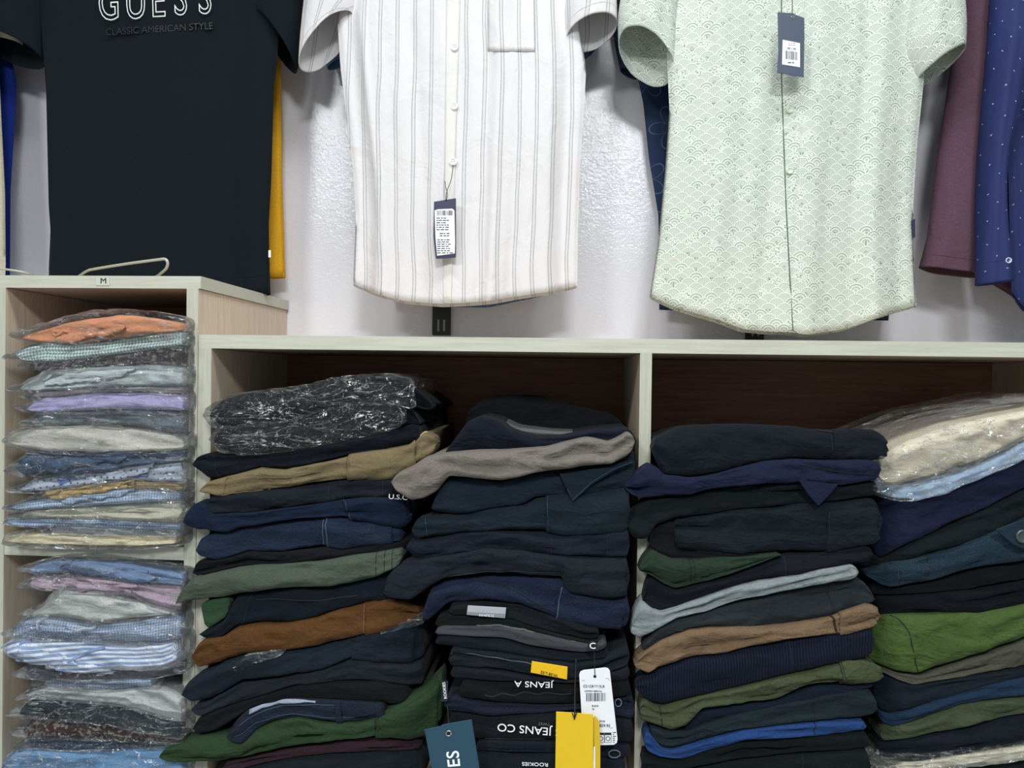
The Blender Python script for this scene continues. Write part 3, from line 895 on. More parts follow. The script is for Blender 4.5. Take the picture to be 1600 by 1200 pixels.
def button(px, py, Yb, r, mat, parent, holes=True):
    c = at(px, py, Yb)
    n = 20; vs = [(c.x, Yb - 0.0016, c.z)]; fs = []
    for rr, dy in ((0.25, -0.0012), (0.62, -0.0014), (0.72, -0.0026), (0.92, -0.0026), (1.0, -0.0014), (1.0, 0.0008)):
        for k in range(n):
            a = 2 * math.pi * k / n
            vs.append((c.x + r * rr * math.cos(a), Yb + dy, c.z + r * rr * math.sin(a)))
    for k in range(n): fs.append((0, 1 + k, 1 + (k + 1) % n))
    for q in range(5):
        for k in range(n):
            a, b2 = 1 + q * n + k, 1 + q * n + (k + 1) % n
            fs.append((a, a + n, b2 + n, b2))
    o = mk('button', vs, fs, mat, parent)
    if holes:
        for dx, dz in ((-1, 0), (1, 0)):
            box('thread_hole', (c.x + dx * r * 0.28 - 0.0005, Yb - 0.0024, c.z - 0.0005), (c.x + dx * r * 0.28 + 0.0005, Yb - 0.0014, c.z + 0.0005), M_cord, o, bev=0)
for bx, by in ((710, 74), (709.5, 166), (708, 253), (710, -18)):
    q, _ = on(SG, bx, by)
    button(bx, by, q[1] - 0.0035, 0.0072, M_btn, ss)

def rows_text(parent, Yt, x0, y0, dx, rows, seed, mat, size=0.0036, slant=0.0, lh=6.0):
    """the tag's tiny unreadable lines, as dark dashes of uneven words"""
    rng = random.Random(seed)
    for k in range(rows):
        xx = x0 + slant * k * lh
        end = x0 + dx * rng.uniform(0.55, 1.0)
        vs, fs = [], []
        yy = y0 + k * lh
        while xx < end:
            w = rng.uniform(2.0, 6.0)
            P4 = [at(xx, yy, Yt), at(xx + w, yy, Yt), at(xx + w, yy + lh * 0.4, Yt), at(xx, yy + lh * 0.4, Yt)]
            b = len(vs); vs += P4; fs.append((b, b + 1, b + 2, b + 3)); xx += w + rng.uniform(0.8, 1.8)
        mk('fine_print', vs, fs, mat, parent, smooth=False)
def barcode(parent, Yt, x0, x1, y0, y1, seed, mat, tilt=0.0):
    rng = random.Random(seed); x = x0; vs, fs = [], []
    while x < x1:
        w = rng.choice([0.5, 0.5, 0.9, 1.4])
        dy = (x - x0) * tilt
        P4 = [at(x, y0 + dy, Yt), at(x + w, y0 + dy, Yt), at(x + w, y1 + dy, Yt), at(x, y1 + dy, Yt)]
        b = len(vs); vs += P4; fs.append((b, b + 1, b + 2, b + 3)); x += w + rng.choice([0.5, 0.8, 1.2])
    mk('barcode', vs, fs, mat, parent, smooth=False)
M_navytag = plain('navy_card', '2a2b4a', 0.35)
M_slatetag = plain('slate_card', '37445a', 0.4)
M_paper = plain('white_paper_label', 'eef1f6', 0.55)
M_ink = plain('dark_ink', '35373d', 0.6)
Yt = 1.388
tg = poly_slab('swing_tag', [(678, 315), (712.5, 309.5), (712.5, 398), (712, 402.5), (681, 404.5), (677, 370)], Yt, 0.0010, M_navytag,
               label='navy card tag tied to the bottom button of the striped shirt', cat='price tag', group='swing tags')
pl = poly_slab('paper_label', [(679, 329), (684, 327), (707, 326), (710, 329), (711, 380), (710.5, 396), (683, 399.5), (680.5, 372)], Yt - 0.0006, 0.0004, M_paper, tg, bev=0)
barcode(pl, Yt - 0.0009, 683, 706, 329, 336.5, 5, M_ink)
rows_text(pl, Yt - 0.0009, 682, 340, 23, 6, 1, M_ink, lh=3.6)
rows_text(pl, Yt - 0.0009, 687, 364, 17, 2, 2, M_ink, lh=3.6)
rows_text(pl, Yt - 0.0009, 683, 374, 26, 7, 3, M_ink, lh=3.4)
tube('tag_cord', smooth_path([at(708, 257, 1.398), at(705, 280, 1.392), at(698, 300, 1.388), at(696.5, 314, Yt - 0.001), at(699, 304, 1.387), at(696, 290, 1.389), at(695.5, 283, 1.39)], 30), 0.0006, M_cord, tg, n=6)

# green scallop shirt with the navy floral shirt behind
M_sc = scallop_mat(); M_fl = floral_mat('142a4c', '5b7ea8', 0.10)
fl, _ = hang_body('hanging_shirt', [(1120, -330), (1010, -240), (985, -60), (992, 100), (1005, 160), (1014, 247), (1029, 337), (1030, 484)],
          [(1330, -330), (1420, -200), (1440, 60), (1432, 160), (1410, 330), (1388, 500)], [(1030, 482), (1100, 484), (1250, 490), (1340, 497), (1388, 499)], -330, 1.55, 0.012, M_fl,
          label='navy floral shirt showing at both sides behind the green shirt', cat='shirt', group=HG, seed=35, nu=50)
sleeve([(960, -300), (952, -60), (957, 40), (969, 108)], [(1010, -200), (1012, -60), (1005, 60), (997, 122)], 1.55, 0.022, 0.02, M_fl, fl, seed=14)
sleeve([(1490, -300), (1500, -60), (1506, 20), (1500, 60)], [(1440, -200), (1445, -60), (1448, 60), (1450, 110)], 1.555, 0.02, 0.018, M_fl, fl, seed=15)
gs, GG = hang_body('hanging_shirt', [(1150, -330), (1060, -250), (1045, -60), (1040, 30), (1043, 110), (1046, 170), (1039, 270), (1028, 382), (1015, 463), (1012, 520)],
              [(1330, -330), (1440, -250), (1452, -60), (1450, 60), (1442, 140), (1433, 225), (1427, 315), (1428, 405), (1432, 478), (1434, 530)],
              [(1015, 463), (1055, 480), (1122, 499), (1162, 514), (1200, 518), (1237, 519), (1262, 523), (1325, 513), (1388, 490), (1432, 477)], -330, 1.425, 0.034, M_sc,
              folds=[(0.93, 0.012, 0.045, 0.02), (0.84, -0.010, 0.035, 0.0), (0.69, 0.009, 0.055, 0.02), (0.585, -0.005, 0.05, 0), (0.10, 0.008, 0.05, -0.04), (0.3, 0.005, 0.06, 0.02), (0.54, 0.008, 0.007, 0.0), (0.77, 0.010, 0.03, -0.03), (0.2, -0.007, 0.04, 0.03), (0.44, 0.007, 0.03, -0.04)], amp=0.010, seed=6,
              label='pale green short-sleeved shirt with an overlapping scallop print', cat='shirt', group=HG, nu=100, nv=70, hemback=3)
sleeve([(1060, -330), (985, -160), (972, -20), (966, 30), (967, 66)], [(1060, -200), (1062, -40), (1058, 50), (1053, 112)], 1.425, 0.055, 0.040, M_sc, gs, seed=23, skew=0.8, amp=0.008, uv0=(0.3, 0.2))
sleeve([(1440, -330), (1480, -200), (1496, -60), (1505, 30), (1504, 82)], [(1440, -200), (1425, -40), (1410, 50), (1410, 92), (1430, 128)], 1.425, 0.055, 0.042, M_sc, gs, seed=24, skew=0.3, amp=0.008, uv0=(0.7, 0.5))
M_gdark = plain('dark_green_seam', '4c6650', 0.8)
pts = []
for py in np.linspace(-150, 517, 60):
    px = np.interp(py, [-150, 0, 121, 315, 430, 517], [1219, 1221, 1221, 1228, 1234, 1239])
    q, _ = on(GG, px, py); pts.append(at(px, py, q[1] - 0.0006))
tube('front_edge_seam', smooth_path(pts, 60), 0.0009, M_gdark, gs, n=6)
for bx, by in ((1234, 172), (1234, 267)):
    q, _ = on(GG, bx, by)
    button(bx, by, q[1] - 0.0022, 0.0060, M_btng, gs, holes=False)
poly_slab('side_label', [(1424, 344), (1430, 342), (1430, 371), (1426, 372)], 1.415, 0.001, plain('navy_label', '1c2440', 0.6), gs, bev=0)
Yt = 1.355
tg = poly_slab('swing_tag', [(1215, 19), (1236, 20), (1257, 28), (1257, 60), (1256, 121), (1214, 113.5), (1216, 80)], Yt, 0.0010, M_slatetag,
               label='slate blue card tag hanging at the front of the green shirt', cat='price tag', group='swing tags')
pl = poly_slab('paper_label', [(1223, 62), (1250, 67.5), (1250, 105), (1222, 100.5)], Yt - 0.0006, 0.0004, M_paper, tg, bev=0)
barcode(pl, Yt - 0.0009, 1227, 1246, 79, 92, 8, M_ink, 0.12)
text('size_print', 'M / M', 1237, 76.5, Yt - 0.0010, 0.006, -8, M_ink, pl)
rows_text(pl, Yt - 0.0009, 1232, 67, 12, 2, 4, plain('pale_red_ink', 'b88a92', 0.6), lh=2.8)
rows_text(pl, Yt - 0.0009, 1231, 97, 10, 1, 6, M_ink, lh=4)
tube('tag_cord', smooth_path([at(1238, -60, 1.372), at(1238, 0, 1.362), at(1238, 26, Yt - 0.001)], 12), 0.0007, M_cord, tg, n=6)
tube('eyelet', [at(1238.5 + 2 * math.cos(a), 26.5 + 1.6 * math.sin(a), Yt - 0.0008) for a in np.linspace(0, 2 * math.pi, 14)], 0.0005, plain('steel_eyelet', 'c8ccd0', 0.3, 1.0), tg, n=5)

# right: mauve and blue long sleeved shirts
M_mauve = fabric('5f4653', 'cotton', 0.9, True); M_navyd = dash_dot_mat('18265c', 'a0a8c4')
mv, _ = hang_body('hanging_shirt', [(1560, -330), (1530, -150), (1525, 300), (1545, 440), (1560, 455)], [(1900, -330), (1960, -100), (1960, 500)], [(1545, 440), (1575, 466), (1620, 486), (1760, 500), (1960, 480)], -330, 1.52, 0.015, M_mauve,
          label='mauve long-sleeved shirt hanging behind the dotted blue one', cat='shirt', group=HG, seed=36, nu=40)
sleeve([(1560, -330), (1512, -60), (1492, 80), (1470, 220), (1453, 350), (1446, 385), (1437, 418)], [(1640, -330), (1590, -60), (1568, 80), (1548, 250), (1540, 350), (1540, 400), (1538, 434)], 1.49, 0.04, 0.030, M_mauve, mv, seed=25, amp=0.012, cuff=0.89, n=40, m=50)
bs, _ = hang_body('hanging_shirt', [(1620, -330), (1572, -100), (1572, 100), (1576, 300), (1580, 440), (1582, 500)], [(1900, -330), (2000, -200), (1990, 500)], [(1580, 455), (1600, 483), (1660, 505), (1780, 512), (1990, 480)], -330, 1.44, 0.03, M_navyd,
          folds=[(0.05, 0.010, 0.03, 0), (0.12, -0.008, 0.03, 0)], label='navy blue long-sleeved shirt with tiny pale dots, at the right frame edge', cat='shirt', group=HG, seed=37, nu=60)
bsl = sleeve([(1600, -330), (1556, -60), (1545, 80), (1533, 230), (1529, 350), (1528, 400), (1527, 446)], [(1670, -330), (1640, -60), (1612, 100), (1590, 170), (1568, 260), (1570, 350), (1577, 400), (1580, 440)], 1.42, 0.042, 0.030, M_navyd, bs, seed=26, amp=0.012, cuff=0.86, n=40, m=50)
button(1575.5, 407, 1.388, 0.0052, plain('pale_blue_button', 'b9cbe0', 0.25), bs)

# pale wire loops lying on the cabinet top
M_wire = plain('pale_coated_wire', 'b9bba9', 0.3, 0.1)
def WP(l): return smooth_path([at(x, y, Y) for x, y, Y in l], 50)
tube('wire_loop', WP([(118, 436, 1.37), (135, 424, 1.33), (150, 420, 1.31), (200, 412, 1.27), (245, 406, 1.245), (258, 405, 1.24), (262, 411, 1.24), (260, 419, 1.245), (254, 425, 1.26), (246, 431, 1.30), (240, 434, 1.33)]), 0.0024, M_wire,
     label='pale bent wire loop lying on the left cabinet above the size sticker', cat='hanger', group='wire loops on the cabinet')
tube('wire_loop', WP([(-60, 414, 1.28), (-20, 418, 1.27), (10, 421, 1.265), (35, 425, 1.27), (52, 431, 1.29), (60, 440, 1.33)]), 0.0018, M_wire,
     label='pale wire lying on the cabinet below the cream garment', cat='hanger', group='wire loops on the cabinet')
# ------------------------------------------------------------ piles of folded clothes
def via(pre, prev, xa, xb, post=()):
    """pre + the points of the curve prev between xa and xb + post"""
    c = curve(prev, np.array([xa, xb], float), 2)
    inner = [(x, y) for x, y in sorted(prev) if xa < x < xb]
    return list(pre) + [(xa, float(c[0]))] + inner + [(xb, float(c[1]))] + list(post)
M_lt = plain('light_stitching', '5d6878', 0.8); M_dk = plain('dark_stitching', '0a0e14', 0.8)
M_tanst = plain('tan_stitching', '6b5a3c', 0.8); M_blst = plain('blue_stitching', '2a3f58', 0.8)
GA = 'folded trousers in the left stack of the first bay'
GB = 'folded trousers in the right stack of the first bay'
GC = 'folded trousers in the left stack of the second bay'
GD = 'folded clothes in the right stack of the second bay'
sA = [0]
def tone(h, k=0.82, sat=0.84):
    c = [int(h[i:i + 2], 16) for i in (0, 2, 4)]
    g = sum(c) / 3.0
    w = max(0.0, min(1.0, (g - 45) / 50.0)); k = k + (1.04 - k) * w; sat = sat + (1.0 - sat) * w
    return ''.join('%02x' % int(max(0, min(255, (g + (x - g) * sat) * k))) for x in c)
def item(pile, colr, top, bot, label, kind='twill', yo=0.0, wr=1.0, sag=0.0, amp=1.0, depth=None, name='folded_trousers', cat='trousers', **k):
    sA[0] += 1
    sd = sA[0]
    if pile == 'A':
        bend = lambda x: 0.045 * float(sstep(600, 690, x)); a = dict(yf=1.168 + yo, clip=BAY1, tip=(0, 668), depth=depth or 0.30, ybend=bend, group=GA)
    elif pile == 'B':
        bend = lambda x: 0.0; a = dict(yf=1.160 + yo, clip=BAY1, tip=(672, 2000), depth=depth or 0.30, ybend=bend, group=GB)
    elif pile == 'C':
        bend = lambda x: 0.0; a = dict(yf=1.162 + yo, clip=BAY2, tip=(0, 1372), depth=depth or 0.30, ybend=bend, group=GC)
    elif pile == 'D':
        bend = lambda x: 0.040 * (1 - float(sstep(1350, 1420, x))); a = dict(yf=1.172 + yo, clip=BAY2, tip=(1384, 3000), depth=depth or 0.29, ybend=bend, group=GD)
    a.update(k)
    return folded(name, top, bot, fabric(tone(colr), kind, wr), seed=sd, amp=amp, sag=sag, label=label, cat=cat, **a)

# ---- stack A (first bay, left)
A1t = [(328, 632), (352, 622), (380, 615), (440, 608), (472, 604), (513, 593), (560, 588), (600, 587), (640, 600), (676, 628)]
A1b = [(328, 668), (360, 668), (400, 664), (437, 658), (482, 647), (530, 634), (561, 628), (620, 630), (660, 640), (676, 645)]
f = item('A', '10161e', A1t, A1b, 'black trousers in crinkled clear film on top of the stack beside the left bay wall', sag=0.02, yo=0.012, endr=16)
bag_around(f, 3, 12, 0, 4, 4, 1.3, hi=642)
A2t = via([(334, 672)], A1b, 345, 640, [(656, 655)])
A2b = [(336, 704), (370, 710), (402, 709), (460, 702), (500, 695), (539, 688), (608, 674), (640, 664), (656, 668)]
f = item('A', '101620', A2t, A2b, 'black trousers in crinkled clear film, the lower of the two bagged pairs', yo=0.006, endr=14)
bag_around(f, 4, 6, 0, 3, 4, 1.3, hi=630)
A3t = [(300, 724), (306, 714), (317, 709), (336, 711), (370, 711)] + [(402, 710), (460, 702), (539, 689), (608, 675), (640, 664), (656, 666)]
A3b = [(300, 728), (323, 750), (365, 742), (406, 729), (444, 734), (501, 723), (545, 713), (608, 703), (650, 696), (656, 694)]
f = item('A', '111925', A3t, A3b, 'near-black navy trousers with a drooping left end, lying on the khaki pair')
seam(f, 336, slant=14, mat=M_dk)
A4t = [(311, 765), (323, 753), (345, 746)] + via([], A3b, 370, 640)[0:] + [(660, 676), (682, 684)]
A4b = [(311, 770), (325, 771), (339, 776), (368, 772), (450, 764), (507, 754), (551, 748), (608, 746), (646, 730), (670, 715), (682, 704)]
f = item('A', '6e634a', A4t, A4b, 'khaki trousers with an open back pocket, under the near-black pair', yo=-0.004, wr=0.8)
panel(f, 543, 648, 0.06, 0.97, stitch=M_tanst, slant=-2, label='khaki back pocket')
seam(f, 541, mat=M_tanst); seam(f, 350, slant=-10, mat=M_tanst)
along(f, 344, 420, 0.85, 0.93, M_tanst, 'hem_stitching', 0.001, 0.02)
along(f, 560, 664, -0.0, 0.02, fabric('b8a47c', 'twill'), 'pocket_edge', 0.0016)
A5t = via([(322, 780), (326, 776)], A4b, 345, 640)
A5b = [(322, 798), (326, 805), (387, 802), (463, 792), (513, 784), (539, 781), (608, 780), (640, 784)]
f = item('A', '1d232e', A5t, A5b, 'charcoal navy trousers pressed flat between the khaki and the royal blue pair')
seam(f, 513, mat=M_dk); seam(f, 598, mat=M_dk)
A6t = via([(285, 813), (291, 796), (301, 785), (318, 786)], A5b, 326, 640)
A6b = [(285, 817), (291, 824), (304, 830), (355, 833), (371, 825), (418, 818), (482, 811), (532, 808), (577, 815), (625, 824), (640, 815)]
f = item('A', '132341', A6t, A6b, 'royal navy trousers bulging out at the left with a curved pocket edge at the right', yo=-0.008)
panel(f, 540, 634, 0.10, 1.0, stitch=M_blst, slant=16)
text('printed_text', 'U.S.C', 622, 777, 1.163, 0.0105, -3, M_white_print, f.ob, sx=1.25)
A7t = via([(306, 852), (311, 840), (330, 835)], A6b, 355, 608, [(630, 828)])
A7b = [(306, 868), (333, 876), (360, 872), (387, 862), (437, 865), (504, 857), (532, 861), (608, 849), (630, 846)]
f = item('A', '1c2b45', A7t, A7b, 'dark blue denim jeans with a stitched pocket, under the royal navy pair', 'denim')
panel(f, 508, 612, 0.02, 1.0, stitch=M_lt, slant=4); seam(f, 504, mat=M_lt, r=0.0006)
A8t = via([(301, 889), (304, 878), (320, 876)], A7b, 335, 620, [(638, 842)])
A8b = [(301, 900), (308, 903), (367, 888), (443, 883), (493, 879), (560, 868), (620, 860), (638, 852)]
f = item('A', '14171d', A8t, A8b, 'thin black trousers squeezed above the grey-olive pair')
A9t = via([(274, 942), (280, 925), (290, 912)], A8b, 303, 629)
A9b = [(274, 945), (300, 942), (319, 939), (354, 934), (430, 921), (509, 917), (582, 905), (618, 888), (629, 876)]
f = item('A', '4a5548', A9t, A9b, 'grey-olive trousers with a long pointed left end sticking out over the cabinet edge', yo=-0.012, wr=0.8)
for sx in (587, 600, 612): seam(f, sx, mat=M_dk, r=0.0005)
poly_slab('trouser_leg', [(312, 944), (330, 938), (352, 934), (360, 938), (356, 956), (351, 966), (337, 975), (324, 983), (318, 976), (314, 958)], [1.166] * 10, 0.02, fabric('2c4430', 'twill'), f.ob, bev=0.006)
A10t = via([(311, 990), (325, 984), (350, 968)], A9b, 366, 610, [(628, 905)])
A10b = [(311, 992), (322, 1000), (344, 998), (367, 981), (398, 975), (446, 975), (493, 966), (525, 953), (569, 943), (604, 937), (628, 932)]
f = item('A', '111c2a', A10t, A10b, 'dark navy trousers with a folded-back left corner, lying on the caramel pair')
seam(f, 385, slant=-20, mat=M_dk); along(f, 398, 560, 0.35, 0.55, M_dk, 'fold_edge', 0.0012)
A11t = via([(299, 1020), (308, 1006), (318, 1000)], A10b, 340, 604, [(632, 941), (651, 950), (660, 957)])
A11b = [(299, 1034), (304, 1048), (319, 1046), (379, 1027), (443, 1019), (493, 1013), (541, 1001), (604, 986), (640, 974), (660, 965)]
f = item('A', '623f1e', A11t, A11b, 'caramel brown trousers with a slit back pocket', yo=-0.006, wr=1.0)
seam(f, 568, mat=M_tanst); along(f, 564, 628, 0.02, 0.12, fabric('b07a48', 'twill'), 'pocket_edge', 0.0012)
panel(f, 570, 655, 0.12, 0.98)
A12t = via([(283, 1084), (290, 1068), (303, 1058), (335, 1045)], A11b, 345, 640, [(664, 985)])
A12b = [(283, 1088), (297, 1099), (325, 1097), (376, 1068), (440, 1060), (500, 1047), (550, 1028), (588, 1037), (645, 1037), (664, 1026)]
f = item('A', '1a2836', A12t, A12b, 'blue-black trousers with a pocket flap, directly under the caramel pair', yo=-0.004)
panel(f, 552, 646, 0.10, 1.0, stitch=M_dk, slant=-10)
stp = folded('plastic_bag', [(362, 1040), (380, 1026), (430, 1018), (445, 1016)], [(362, 1052), (372, 1050), (400, 1040), (445, 1022)], M_film, yf=1.155, depth=0.012, seed=91, amp=2, parent=f.ob)
stp = folded('plastic_bag', [(590, 990), (640, 970), (660, 960), (664, 962)], [(590, 997), (640, 986), (660, 978), (664, 974)], M_film, yf=1.158, depth=0.02, seed=92, amp=2, parent=f.ob, ybend=lambda x: 0.03 * float(sstep(600, 690, x)))
A13t = via([(298, 1106), (310, 1099)], A12b, 325, 645, [(663, 1028)])
A13b = [(298, 1112), (310, 1121), (341, 1108), (398, 1092), (462, 1072), (525, 1066), (588, 1068), (640, 1073), (663, 1072)]
f = item('A', '232c36', A13t, A13b, 'slate trousers rolled at the left end, third pair above the green one')
along(f, 400, 505, 0.2, 0.02, M_dk, 'fold_edge', 0.001)
A14t = via([(301, 1136), (306, 1125)], A13b, 322, 640)
A14b = [(301, 1142), (308, 1149), (335, 1143), (367, 1124), (389, 1108), (440, 1096), (525, 1095), (588, 1100), (628, 1103), (640, 1096)]
f = item('A', '15191e', A14t, A14b, 'soft black trousers lying across the waistband of the folded jeans')
A15t = [(354, 1147), (366, 1128), (382, 1114), (412, 1102), (443, 1095), (493, 1096), (557, 1100), (600, 1102)]
A15b = [(354, 1153), (362, 1161), (376, 1163), (398, 1141), (430, 1130), (462, 1124), (503, 1132), (557, 1133), (582, 1124), (600, 1118)]
f = item('A', '1a2536', A15t, A15b, 'blue denim jeans showing a pale-edged waistband, resting on the green trousers', 'denim', yo=-0.010, endr=5)
along(f, 372, 525, 0.42, 0.30, M_blst, 'waistband', 0.0008); along(f, 365, 560, 0.62, 0.66, M_blst, 'waistband', 0.0006)
panel(f, 388, 492, 0.12, 0.26, fabric('8f98a8', 'twill'), 'waistband_lining', th=0.002, label='pale lining of the waistband')
for lx in (528, 592): panel(f, lx - 4, lx + 5, 0.1, 0.9, name='belt_loop', slant=5)
A16t = via([(248, 1180), (256, 1171), (275, 1164), (303, 1156)], A15b, 356, 582, [(620, 1105), (660, 1080), (693, 1046)])
A16b = [(248, 1186), (262, 1193), (287, 1197), (335, 1197), (398, 1182), (462, 1171), (525, 1160), (588, 1153), (640, 1160), (670, 1150), (693, 1126)]
f = item('A', '2f4a2c', A16t, A16b, 'green trousers with a broad pocket, their left end poking far out of the bay', yo=-0.012, wr=1.1)
panel(f, 588, 684, 0.25, 1.0, stitch=M_dk, slant=-6); seam(f, 586, mat=M_dk)
A17t = via([(345, 1203)], A16b, 352, 650, [(658, 1158)])
A17b = [(345, 1206), (380, 1203), (414, 1194), (468, 1184), (525, 1179), (588, 1178), (640, 1173), (658, 1171)]
f = item('A', '3e2630', A17t, A17b, 'maroon trousers under the broad green pair')
A18t = via([(338, 1207)], A17b, 350, 650, [(658, 1180)])
A18b = [(338, 1238), (450, 1239), (560, 1239), (658, 1239)]
f = item('A', '17222b', A18t, A18b, 'dark slate trousers at the very bottom of the stack below the maroon pair')

# ---- stack B (first bay, right)
f = item('B', '14181f', [(728, 646), (750, 626), (775, 617), (835, 616), (895, 632), (955, 645), (975, 660)], [(728, 672), (835, 690), (925, 690), (975, 684)],
         'black garment heaped at the back in shadow above the taupe pair', yf=1.32, depth=0.16, tip=None, sag=0.02)
f = item('B', '5d5e60', [(765, 656), (790, 658), (808, 667), (860, 674), (915, 676), (950, 673), (975, 676)], [(765, 690), (835, 694), (975, 690)],
         'grey garment edge between the dark back heap and the navy pair', yf=1.24, depth=0.10, tip=None)
B1t = [(692, 712), (702, 696), (715, 678), (730, 657), (748, 651), (775, 656), (799, 672), (835, 684), (880, 683), (925, 675), (960, 672), (982, 670), (990, 676)]
B1b = [(692, 716), (724, 712), (790, 710), (850, 706), (916, 694), (952, 696), (990, 684)]
f = item('B', '121c2c', B1t, B1b, 'dark navy trousers humped up behind the taupe pair', yo=0.012, amp=0.8)
B2t = [(611, 750), (622, 738), (640, 730), (664, 715), (691, 711), (724, 707), (790, 704), (850, 700), (885, 692), (916, 686), (952, 691), (970, 682), (982, 674), (992, 680)]
B2b = [(611, 756), (618, 768), (640, 783), (660, 781), (679, 771), (700, 745), (724, 746), (784, 752), (835, 740), (910, 728), (955, 724), (980, 712), (992, 700)]
f = item('B', '6e6862', B2t, B2b, 'taupe grey trousers spilling left over the neighbouring stack', yo=-0.020, wr=1.2, amp=1.2)
B3t = via([(674, 790), (682, 772), (690, 756)], B2b, 700, 992)
B3b = [(674, 798), (690, 803), (712, 803), (760, 797), (820, 790), (838, 780), (880, 775), (925, 774), (988, 762), (992, 758)]
f = item('B', '1b2a3a', B3t, B3b, 'steel navy trousers with a pointed pocket flap, just under the taupe pair', wr=1.3)
poly_slab('pocket_flap', [(874, 740), (906, 736), (946, 730), (984, 719), (992, 722), (960, 736), (925, 757), (895, 785), (886, 766)], [1.152] * 9, 0.004, f.mat, f.ob, bev=0.001)
tube('stitching', [at(x, y, 1.1515) for x, y in ((887, 764), (895, 781), (925, 753), (958, 733), (988, 722))], 0.0006, M_blst, f.ob, n=5)
B4t = via([(643, 824), (648, 814), (667, 808)], B3b, 692, 980, [(984, 764)])
B4b = [(643, 834), (655, 845), (715, 836), (790, 829), (850, 830), (880, 838), (925, 835), (975, 832), (984, 828)]
f = item('B', '1c2b39', B4t, B4b, 'steel navy trousers with a large patch pocket, beneath the pair with the pointed flap')
panel(f, 853, 980, 0.02, 1.05, stitch=M_blst, slant=2); seam(f, 666, mat=M_blst, slant=8, r=0.0006)
B5t = via([(634, 853), (640, 844), (655, 845)], B4b, 665, 984)
B5b = [(634, 858), (645, 872), (658, 877), (700, 869), (760, 860), (850, 868), (940, 873), (984, 873)]
f = item('B', '182332', B5t, B5b, 'navy trousers with a faint crease, sandwiched in the middle above the charcoal navy pair')
seam(f, 862, mat=M_dk); seam(f, 950, mat=M_dk)
B6t = via([(599, 922), (603, 902), (615, 888), (640, 876)], B5b, 658, 984)
B6b = [(599, 930), (612, 938), (640, 941), (668, 922), (696, 908), (712, 902), (800, 899), (880, 905), (890, 928), (955, 933), (984, 931)]
f = item('B', '1e2833', B6t, B6b, 'charcoal navy trousers slumping over to the left above the denim pair', yo=-0.010, wr=1.2)
panel(f, 882, 978, 0.35, 1.0, slant=2, stitch=M_dk); along(f, 700, 940, 0.85, 0.65, M_dk, 'fold_edge', 0.001)
B7t = via([(660, 955), (664, 942)], B6b, 672, 984)
B7b = [(660, 970), (668, 974), (690, 955), (701, 945), (733, 942), (760, 940), (813, 946), (867, 966), (920, 980), (973, 984), (984, 980)]
f = item('B', '1a2542', B7t, B7b, 'indigo denim jeans with rounded pocket seams, above the labelled pile of jeans', 'denim', wr=1.2)
panel(f, 872, 975, 0.30, 1.0, stitch=M_lt, slant=-14); along(f, 735, 870, 0.25, 0.75, M_dk, 'fold_edge', 0.001)
B8t = via([(701, 950), (706, 945)], B7b, 715, 936)
B8b = [(701, 958), (708, 962), (728, 963), (800, 968), (840, 983), (880, 995), (920, 1003), (936, 1000)]
f = item('B', '12181e', B8t, B8b, 'black jeans with a silver size sticker on the waistband', 'denim', wr=0.5, endr=5)
p8 = poly_slab('size_sticker', [(731, 946), (791, 949.5), (789, 966), (729, 960.5)], 1.1545, 0.0012, plain('silver_sticker', 'a9aab2', 0.35), f.ob, label='silver size sticker')
poly_slab('sticker_band', [(730, 956), (790, 959.5), (789, 966), (729, 960.5)], 1.1538, 0.0006, plain('dark_grey_band', '83858c', 0.4), p8, bev=0)
text('printed_text', '32 SLIM FIT', 760, 961.5, 1.1530, 0.0048, 177, M_white_print, p8)
B9at = via([(680, 968), (690, 962)], B8b, 706, 936)
B9ab = [(680, 980), (744, 978), (787, 979), (820, 986), (861, 995), (920, 1007), (936, 1006)]
f = item('B', '13211f', B9at, B9ab, 'black-green trousers between the silver-stickered jeans and the grey pair', wr=0.5)
along(f, 745, 900, 0.85, 0.9, plain('grey_overlock', '59605f', 0.9), 'overlock_edge', 0.0014, 0.06)
B9t = via([(680, 984)], B9ab, 690, 936, [(948, 1000)])
B9b = [(680, 992), (733, 995), (787, 998), (827, 1010), (867, 1017), (909, 1021), (935, 1019), (948, 1014)]
f = item('B', '45464c', B9t, B9b, 'mid-grey smooth trousers running in one thin band above the white paper tag', yo=-0.004, wr=0.4, amp=0.5)
B10t = via([(680, 998)], B9b, 690, 940, [(950, 1017)])
B10b = [(680, 1008), (733, 1014), (787, 1020), (840, 1028), (893, 1035), (950, 1029)]
f = item('B', '14212b', B10t, B10b, 'dark teal trousers under the mid-grey band', wr=0.5, amp=0.6)
B11t = via([(701, 1018)], B10b, 708, 940, [(965, 1018), (984, 1010)])
B11b = [(701, 1042), (760, 1046), (827, 1057), (893, 1064), (947, 1056), (984, 1042)]
f = item('B', '172028', B11t, B11b, 'dark jeans with a yellow folded size sticker', 'denim', wr=0.5)
along(f, 704, 860, 0.35, 0.45, M_lt, 'waistband', 0.0006, 0.02)
p11 = poly_slab('size_sticker', [(831, 1033), (887, 1042), (886, 1062), (829, 1051)], 1.1535, 0.0012, plain('yellow_sticker', 'e8b80f', 0.4), f.ob, label='yellow size sticker')
text('printed_text', 'W:38 L:32', 858, 1053, 1.1528, 0.0062, 169, M_black_print, p11)
B12t = via([(704, 1044)], B11b, 712, 984)
B12b = [(704, 1060), (760, 1065), (840, 1066), (893, 1068), (984, 1064)]
f = item('B', '161c28', B12t, B12b, 'plain blue-black jeans under the yellow-stickered pair', 'denim', wr=0.5, amp=0.6)
B13t = via([(718, 1072)], B12b, 726, 984)
B13b = [(718, 1090), (726, 1094), (773, 1101), (840, 1102), (893, 1102), (984, 1090)]
